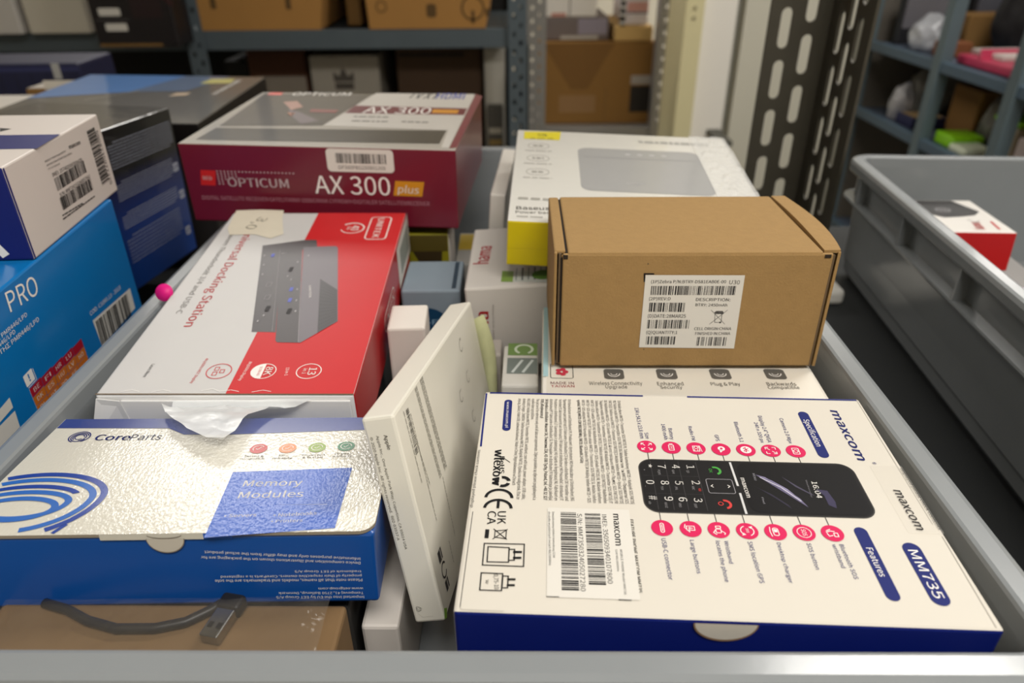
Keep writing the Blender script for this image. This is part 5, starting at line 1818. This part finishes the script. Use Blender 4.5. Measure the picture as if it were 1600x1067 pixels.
# stack at the far left, in front of the rack
NV = M('#1b1e3c', .5, var=.1)
t, mb, F = bx('ribbed_crate', 'dark navy ribbed box at the far left, in front of the rack', (-1.10, 1.16, -.40), (-.668, 1.275, -.172), NV, yaw=2, cat='box')
f = F['front']
for i in range(16):
    f.rect(18 + i * 24, 120, 21 + i * 24, 212, M('#171a33', .5))
f.rect(0, 216, 430, 223, M('#2c3058', .5))
f.rect(390, 205, 402, 228, M('#a9a9a6', .4), 2)
fin(t, mb)
t, mb, F = bx('carton', 'small brown carton beside the navy ribbed box', (-.692, 1.06, -.40), (-.60, 1.112, -.190), BRN)
F['top'].rect(2, 2, 90, 50, M('#b8b0a4', .6))
F['front'].rect(30, 208, 92, 221, M('#c9c3b8', .6))
fin(t, mb)
t, mb, F = bx('carton', 'white flat box in front of the navy ribbed box, at the left edge', (-.90, .95, -.40), (-.585, 1.05, -.196), M('#cdc7bd', .6))
fin(t, mb)
t = thing('side_table', 'dark low stand under the boxes at the far left', 'shelf', P(-.85, 1.2, -1.2))
mb = MB()
mb.box((-.35, -.30, .78), (.50, .30, .799), GREYS, bev=.002)
mb.build('shelf_board', t)
for x in (-.33, .48):
    for y in (-.28, .28):
        mb = MB()
        mb.box((x - .015, y - .015, 0), (x + .015, y + .015, .779), GREYS)
        mb.build('leg', t)

# ------------------------------------------------------------------ middle rack beyond the doorway
rack2 = thing('storage_rack', 'light perforated steel rack beyond the doorway, around a large carton', 'rack', P(.31, 2.8, -1.2))
RL = M('#8e8b86', .5, metal=.1, var=.06)
hole_post(rack2, .055, 2.55, .068, RL)
hole_post(rack2, .496, 2.55, .066, RL)
for z in (-.645, -1.0):
    mb = MB()
    mb.box(P(.055, 2.56, z), P(.56, 3.15, z + .035), RL, bev=.002)
    mb.v = [tuple(Vector(v) - rack2.location) for v in mb.v]
    mb.build('shelf_deck', rack2)
t, mb, F = bx('carton', 'large brown carton on the middle rack beyond the doorway', (.115, 2.62, -.609), (.505, 3.1, -.335), M('#8a6430', .8, var=.06, vs=6))
f = F['front']
f.poly([(0, 273), (250, 273), (160, 120), (100, 120)], M('#7a5628', .8))
f.rect(60, 40, 190, 100, M('#957149', .8), 2)
f.rect(312, 135, 382, 165, M('#a9a19a', .6), 2)
f.rect(312, 40, 382, 130, M('#1d1712', .6), 2)
f.line([(225, 10), (225, 120)], 4, M('#7d5c30', .8), 2)
fin(t, mb)
t, mb, F = bx('carton', 'tan carton lid lying on the large brown carton', (.36, 2.625, -.334), (.492, 3.0, -.286), M('#cba76a', .8), bev=.006)
fin(t, mb)
t, mb, F = bx('carton', 'grey-mauve box on the large brown carton', (.118, 2.66, -.334), (.345, 3.0, -.26), M('#6f6460', .7), bev=.006)
F['front'].rect(120, 20, 220, 70, M('#8f8793', .6))
F['front'].rect(60, 4, 190, 16, M('#b0aaa0', .6), 2)
fin(t, mb)
t, mb, F = bx('carton', 'white box with pink edge on top of the grey-mauve box', (.125, 2.66, -.2595), (.30, 3.0, -.10), M('#dbd5cd', .6), bev=.005)
F['front'].rect(20, 2, 70, 14, M('#c08a7c', .6))
F['front'].rect(80, 3, 84, 60, M('#55504c', .6))
fin(t, mb)
t, mb, F = bx('carton', 'white and pink box on the tan carton lid', (.40, 2.65, -.2855), (.475, 3.0, -.10), M('#d8cfd0', .6), bev=.005)
F['front'].rect(2, 42, 73, 72, M('#cf9a90', .6))
F['front'].rect(2, 36, 73, 41, M('#6e6a72', .6), 2)
fin(t, mb)
mb = MB()
mb.tube([P(.385, 2.63, -.285), P(.385, 2.63, -.16)], .008, M('#35322f', .5))
for k in range(5):
    mb.tube([P(.385, 2.63, -.28 + k * .024), P(.385, 2.63, -.272 + k * .024)], .0105, M('#c9c5bf', .4))
o = mb.build('chain')
tag(o, 'dark chain hanging in front of the boxes on the middle rack', 'chain')

# ------------------------------------------------------------------ right rack seen from its side
rack3 = thing('storage_rack', 'blue-grey steel rack at the right edge with bags and boxes', 'rack', P(1.25, 1.75, -1.2))
BG = M('#5f6e74', .5, metal=.15, var=.08, vs=20)
BGD = M('#5b6577', .55, metal=.1)


def r3(lo, hi, m, name, bev=.002):
    mb = MB()
    mb.box(P(*lo) - rack3.location, P(*hi) - rack3.location, m, bev=bev)
    return mb.build(name, rack3)


for y in (2.16, 1.765, 1.475):
    for x in (1.0, 1.46):
        r3((x, y - .016, -1.2), (x + .03, y + .016, .5), BG, 'upright')
for z in (-.285, -.462, -.80):
    r3((1.004, 1.1, z - .012), (1.022, 2.14, z + .012), M('#4d6070', .5, metal=.15), 'shelf_edge')
    r3((1.022, 1.1, z), (1.46, 2.14, z + .006), BGD, 'shelf_deck')
r3((1.492, 1.1, -1.195), (1.497, 2.17, .5), M('#6d675e', .7), 'back_panel')
r3((1.034, 2.180, -1.195), (1.49, 2.184, .5), M('#6d675e', .7), 'end_panel')


def lump(name, label, cat, c, r, m, seed=0, flat=.0, rough=.25, sub=4, f=9):
    bm = bmesh.new()
    bmesh.ops.create_icosphere(bm, subdivisions=sub, radius=1)
    for v in bm.verts:
        d = 1 + rough * noise.noise(v.co * 1.6 + Vector((seed, 3, 1))) + .35 * rough * noise.noise(v.co * 5 + Vector((seed, 8, 1)))
        v.co = Vector((v.co.x * r[0] * d, v.co.y * r[1] * d, max(v.co.z * r[2] * d, -r[2] * .61)))
    mb = MB()
    mb.addbm(bm, m, None, None, True)
    o = mb.build(name)
    o.location = P(*c)
    return tag(o, label, cat)


Z_U, Z_L = -.2785, -.4555
BAGG = M('#8f8d92', .3, coat=.5, cr=.2, bump=.5, bs=40, var=.25, vs=18)
t, mb, F = bx('monitor', 'grey screen in a dark frame at the far end of the upper shelf', (1.050, 2.075, Z_U + .001), (1.205, 2.10, Z_U + .17), M('#2a2a2d', .4), cat='monitor')
F['front'].rect(8, 40, 147, 160, M('#77757b', .3, coat=.4))
F['front'].rect(50, 12, 105, 20, M('#55545a', .4))
fin(t, mb)
lump('plastic_bag', 'pale bubble-wrapped parcel with a dark spot on the upper shelf', 'bag', (1.085, 1.965, Z_U + .031), (.05, .055, .050), M('#b9bcc4', .3, coat=.5, bump=.5, bs=60, var=.3, vs=25), 5)
t, mb, F = bx('carton', 'brown carton behind the bubble-wrapped parcel', (1.16, 1.945, Z_U + .001), (1.30, 2.03, Z_U + .085), BRN)
fin(t, mb)
lump('dust_bag', 'black bag heaped at the middle of the upper shelf', 'bag', (1.27, 1.865, Z_U + .077), (.085, .055, .125), M('#161517', .5, bump=.3, bs=30), 7)
t, mb, F = bx('carton', 'orange-brown flat carton behind the pink folder', (1.05, 1.835, Z_U + .001), (1.12, 1.885, Z_U + .035), M('#7d4a2a', .7))
fin(t, mb)
t, mb, F = bx('desk_phone', 'dark grey device with a round speaker at the back of the upper shelf', (1.37, 1.60, Z_U + .001), (1.45, 1.72, Z_U + .085), M('#4c4b4c', .5), cat='device')
f = Face(mb, (-.055, .06, 0), (0, -1, 0), Z3)
f.disc(60, 45, 26, M('#2f2e30', .5))
f.arc(60, 45, 16, 3, 0, 360, M('#6b6a6c', .5), 2)
fin(t, mb)
t, mb, F = bx('monitor', 'dark wide monitor behind the black bag on the upper shelf', (1.23, 2.06, Z_U + .001), (1.44, 2.10, Z_U + .19), M('#2b2a2e', .4), cat='monitor')
F['front'].rect(8, 12, 212, 180, M('#55555c', .25, coat=.5))
fin(t, mb)
# pink folder, open, with white sheets
t = thing('folder', 'pink plastic folder with white sheets at the edge of the upper shelf', 'folder', P(1.130, 1.665, Z_U))
mb = MB()
PK = M('#c23a5c', .4, coat=.3, var=.06)
mb.box((-.085, -.11, .002), (.20, .10, .022), PK, bev=.004)
mb.build('cover', t)
mb = MB()
mb.box((-.085, .0, .0225), (.20, .006, .045), PK, Matrix.Rotation(math.radians(-18), 4, 'X'), bev=.002)
mb.build('flap', t)
mb = MB()
mb.box((-.06, -.03, .0225), (.16, .09, .034), M('#cfcac4', .6), bev=.002)
mb.build('sheets', t)
# lower shelf
lump('plastic_bag', 'large grey crumpled bag at the far end of the lower shelf', 'bag', (1.19, 2.045, Z_L + .053), (.08, .070, .085), M('#86847f', .35, coat=.4, bump=.5, bs=35, var=.25, vs=14), 11)
lump('plastic_bag', 'clear-white plastic bag slumped over the lower shelf edge', 'bag', (1.065, 1.99, Z_L + .034), (.030, .035, .055), M('#b4b3b8', .3, coat=.6, bump=.6, bs=50, var=.2, vs=20), 13)
t, mb, F = bx('carton', 'navy open carton with a beige inside on the lower shelf', (1.035, 1.86, Z_L + .001), (1.13, 1.95, Z_L + .028), M('#23264d', .6))
F['top'].rect(8, 8, 87, 82, M('#b79a6d', .7))
fin(t, mb)
t, mb, F = bx('carton', 'brown carton between two uprights on the lower shelf', (1.12, 1.74, Z_L + .001), (1.26, 1.86, Z_L + .115), M('#85602f', .8))
fin(t, mb)
lump('plastic_bag', 'small grey bag next to the brown carton on the lower shelf', 'bag', (1.145, 1.695, Z_L + .045), (.032, .035, .072), M('#77746f', .35, coat=.4, bump=.5, bs=60, var=.2), 17)
lump('plastic_bag', 'dark pink pouch under the upper shelf, on the brown carton', 'bag', (1.19, 1.80, Z_L + .127), (.05, .04, .018), M('#7d2c4c', .5, var=.1), 19)
LIME = M('#8fd414', .4, coat=.3, var=.05)
t = thing('food_container', 'clear container with a lime green lid on the lower shelf', 'container', P(1.15, 1.595, Z_L))
mb = MB()
mb.box((-.05, -.04, .001), (.06, .045, .075), M('#a59578', .35, coat=.5, var=.25, vs=30), bev=.008)
mb.build('tub', t)
mb = MB()
mb.box((-.053, -.043, .0755), (.063, .048, .088), LIME, bev=.004)
mb.build('container_lid', t)
t = thing('food_container', 'lime green box with a white lid, low at the shelf edge', 'container', P(1.06, 1.70, Z_L))
mb = MB()
mb.box((-.03, -.035, .001), (.05, .04, .030), LIME, bev=.006)
mb.build('tub', t)
mb = MB()
mb.box((-.035, -.10, .001), (.035, -.036, .018), M('#d5dcc4', .4), bev=.005)
mb.build('container_lid', t)
t, mb, F = bx('carton', 'pinkish white box near the front upright on the lower shelf', (1.10, 1.50, Z_L + .001), (1.16, 1.545, Z_L + .06), M('#c4b4ae', .6))
fin(t, mb)
lump('plastic_bag', 'grey bundle behind the front upright on the lower shelf', 'bag', (1.17, 1.42, Z_L + .037), (.06, .055, .06), M('#8b8986', .5, bump=.4, bs=40, var=.25), 23)
t, mb, F = bx('carton', 'low green and grey box behind the front upright', (1.22, 1.46, Z_L + .001), (1.33, 1.56, Z_L + .10), M('#66842f', .6))
fin(t, mb)
# white foam piece on the board, in the gap between the crates
t, mb, F = bx('foam_block', 'white block at the back of the gap between the two crates', (.215, .60, -.311), (.315, .66, -.296), M('#d9d6ce', .6), cat='block')
fin(t, mb)
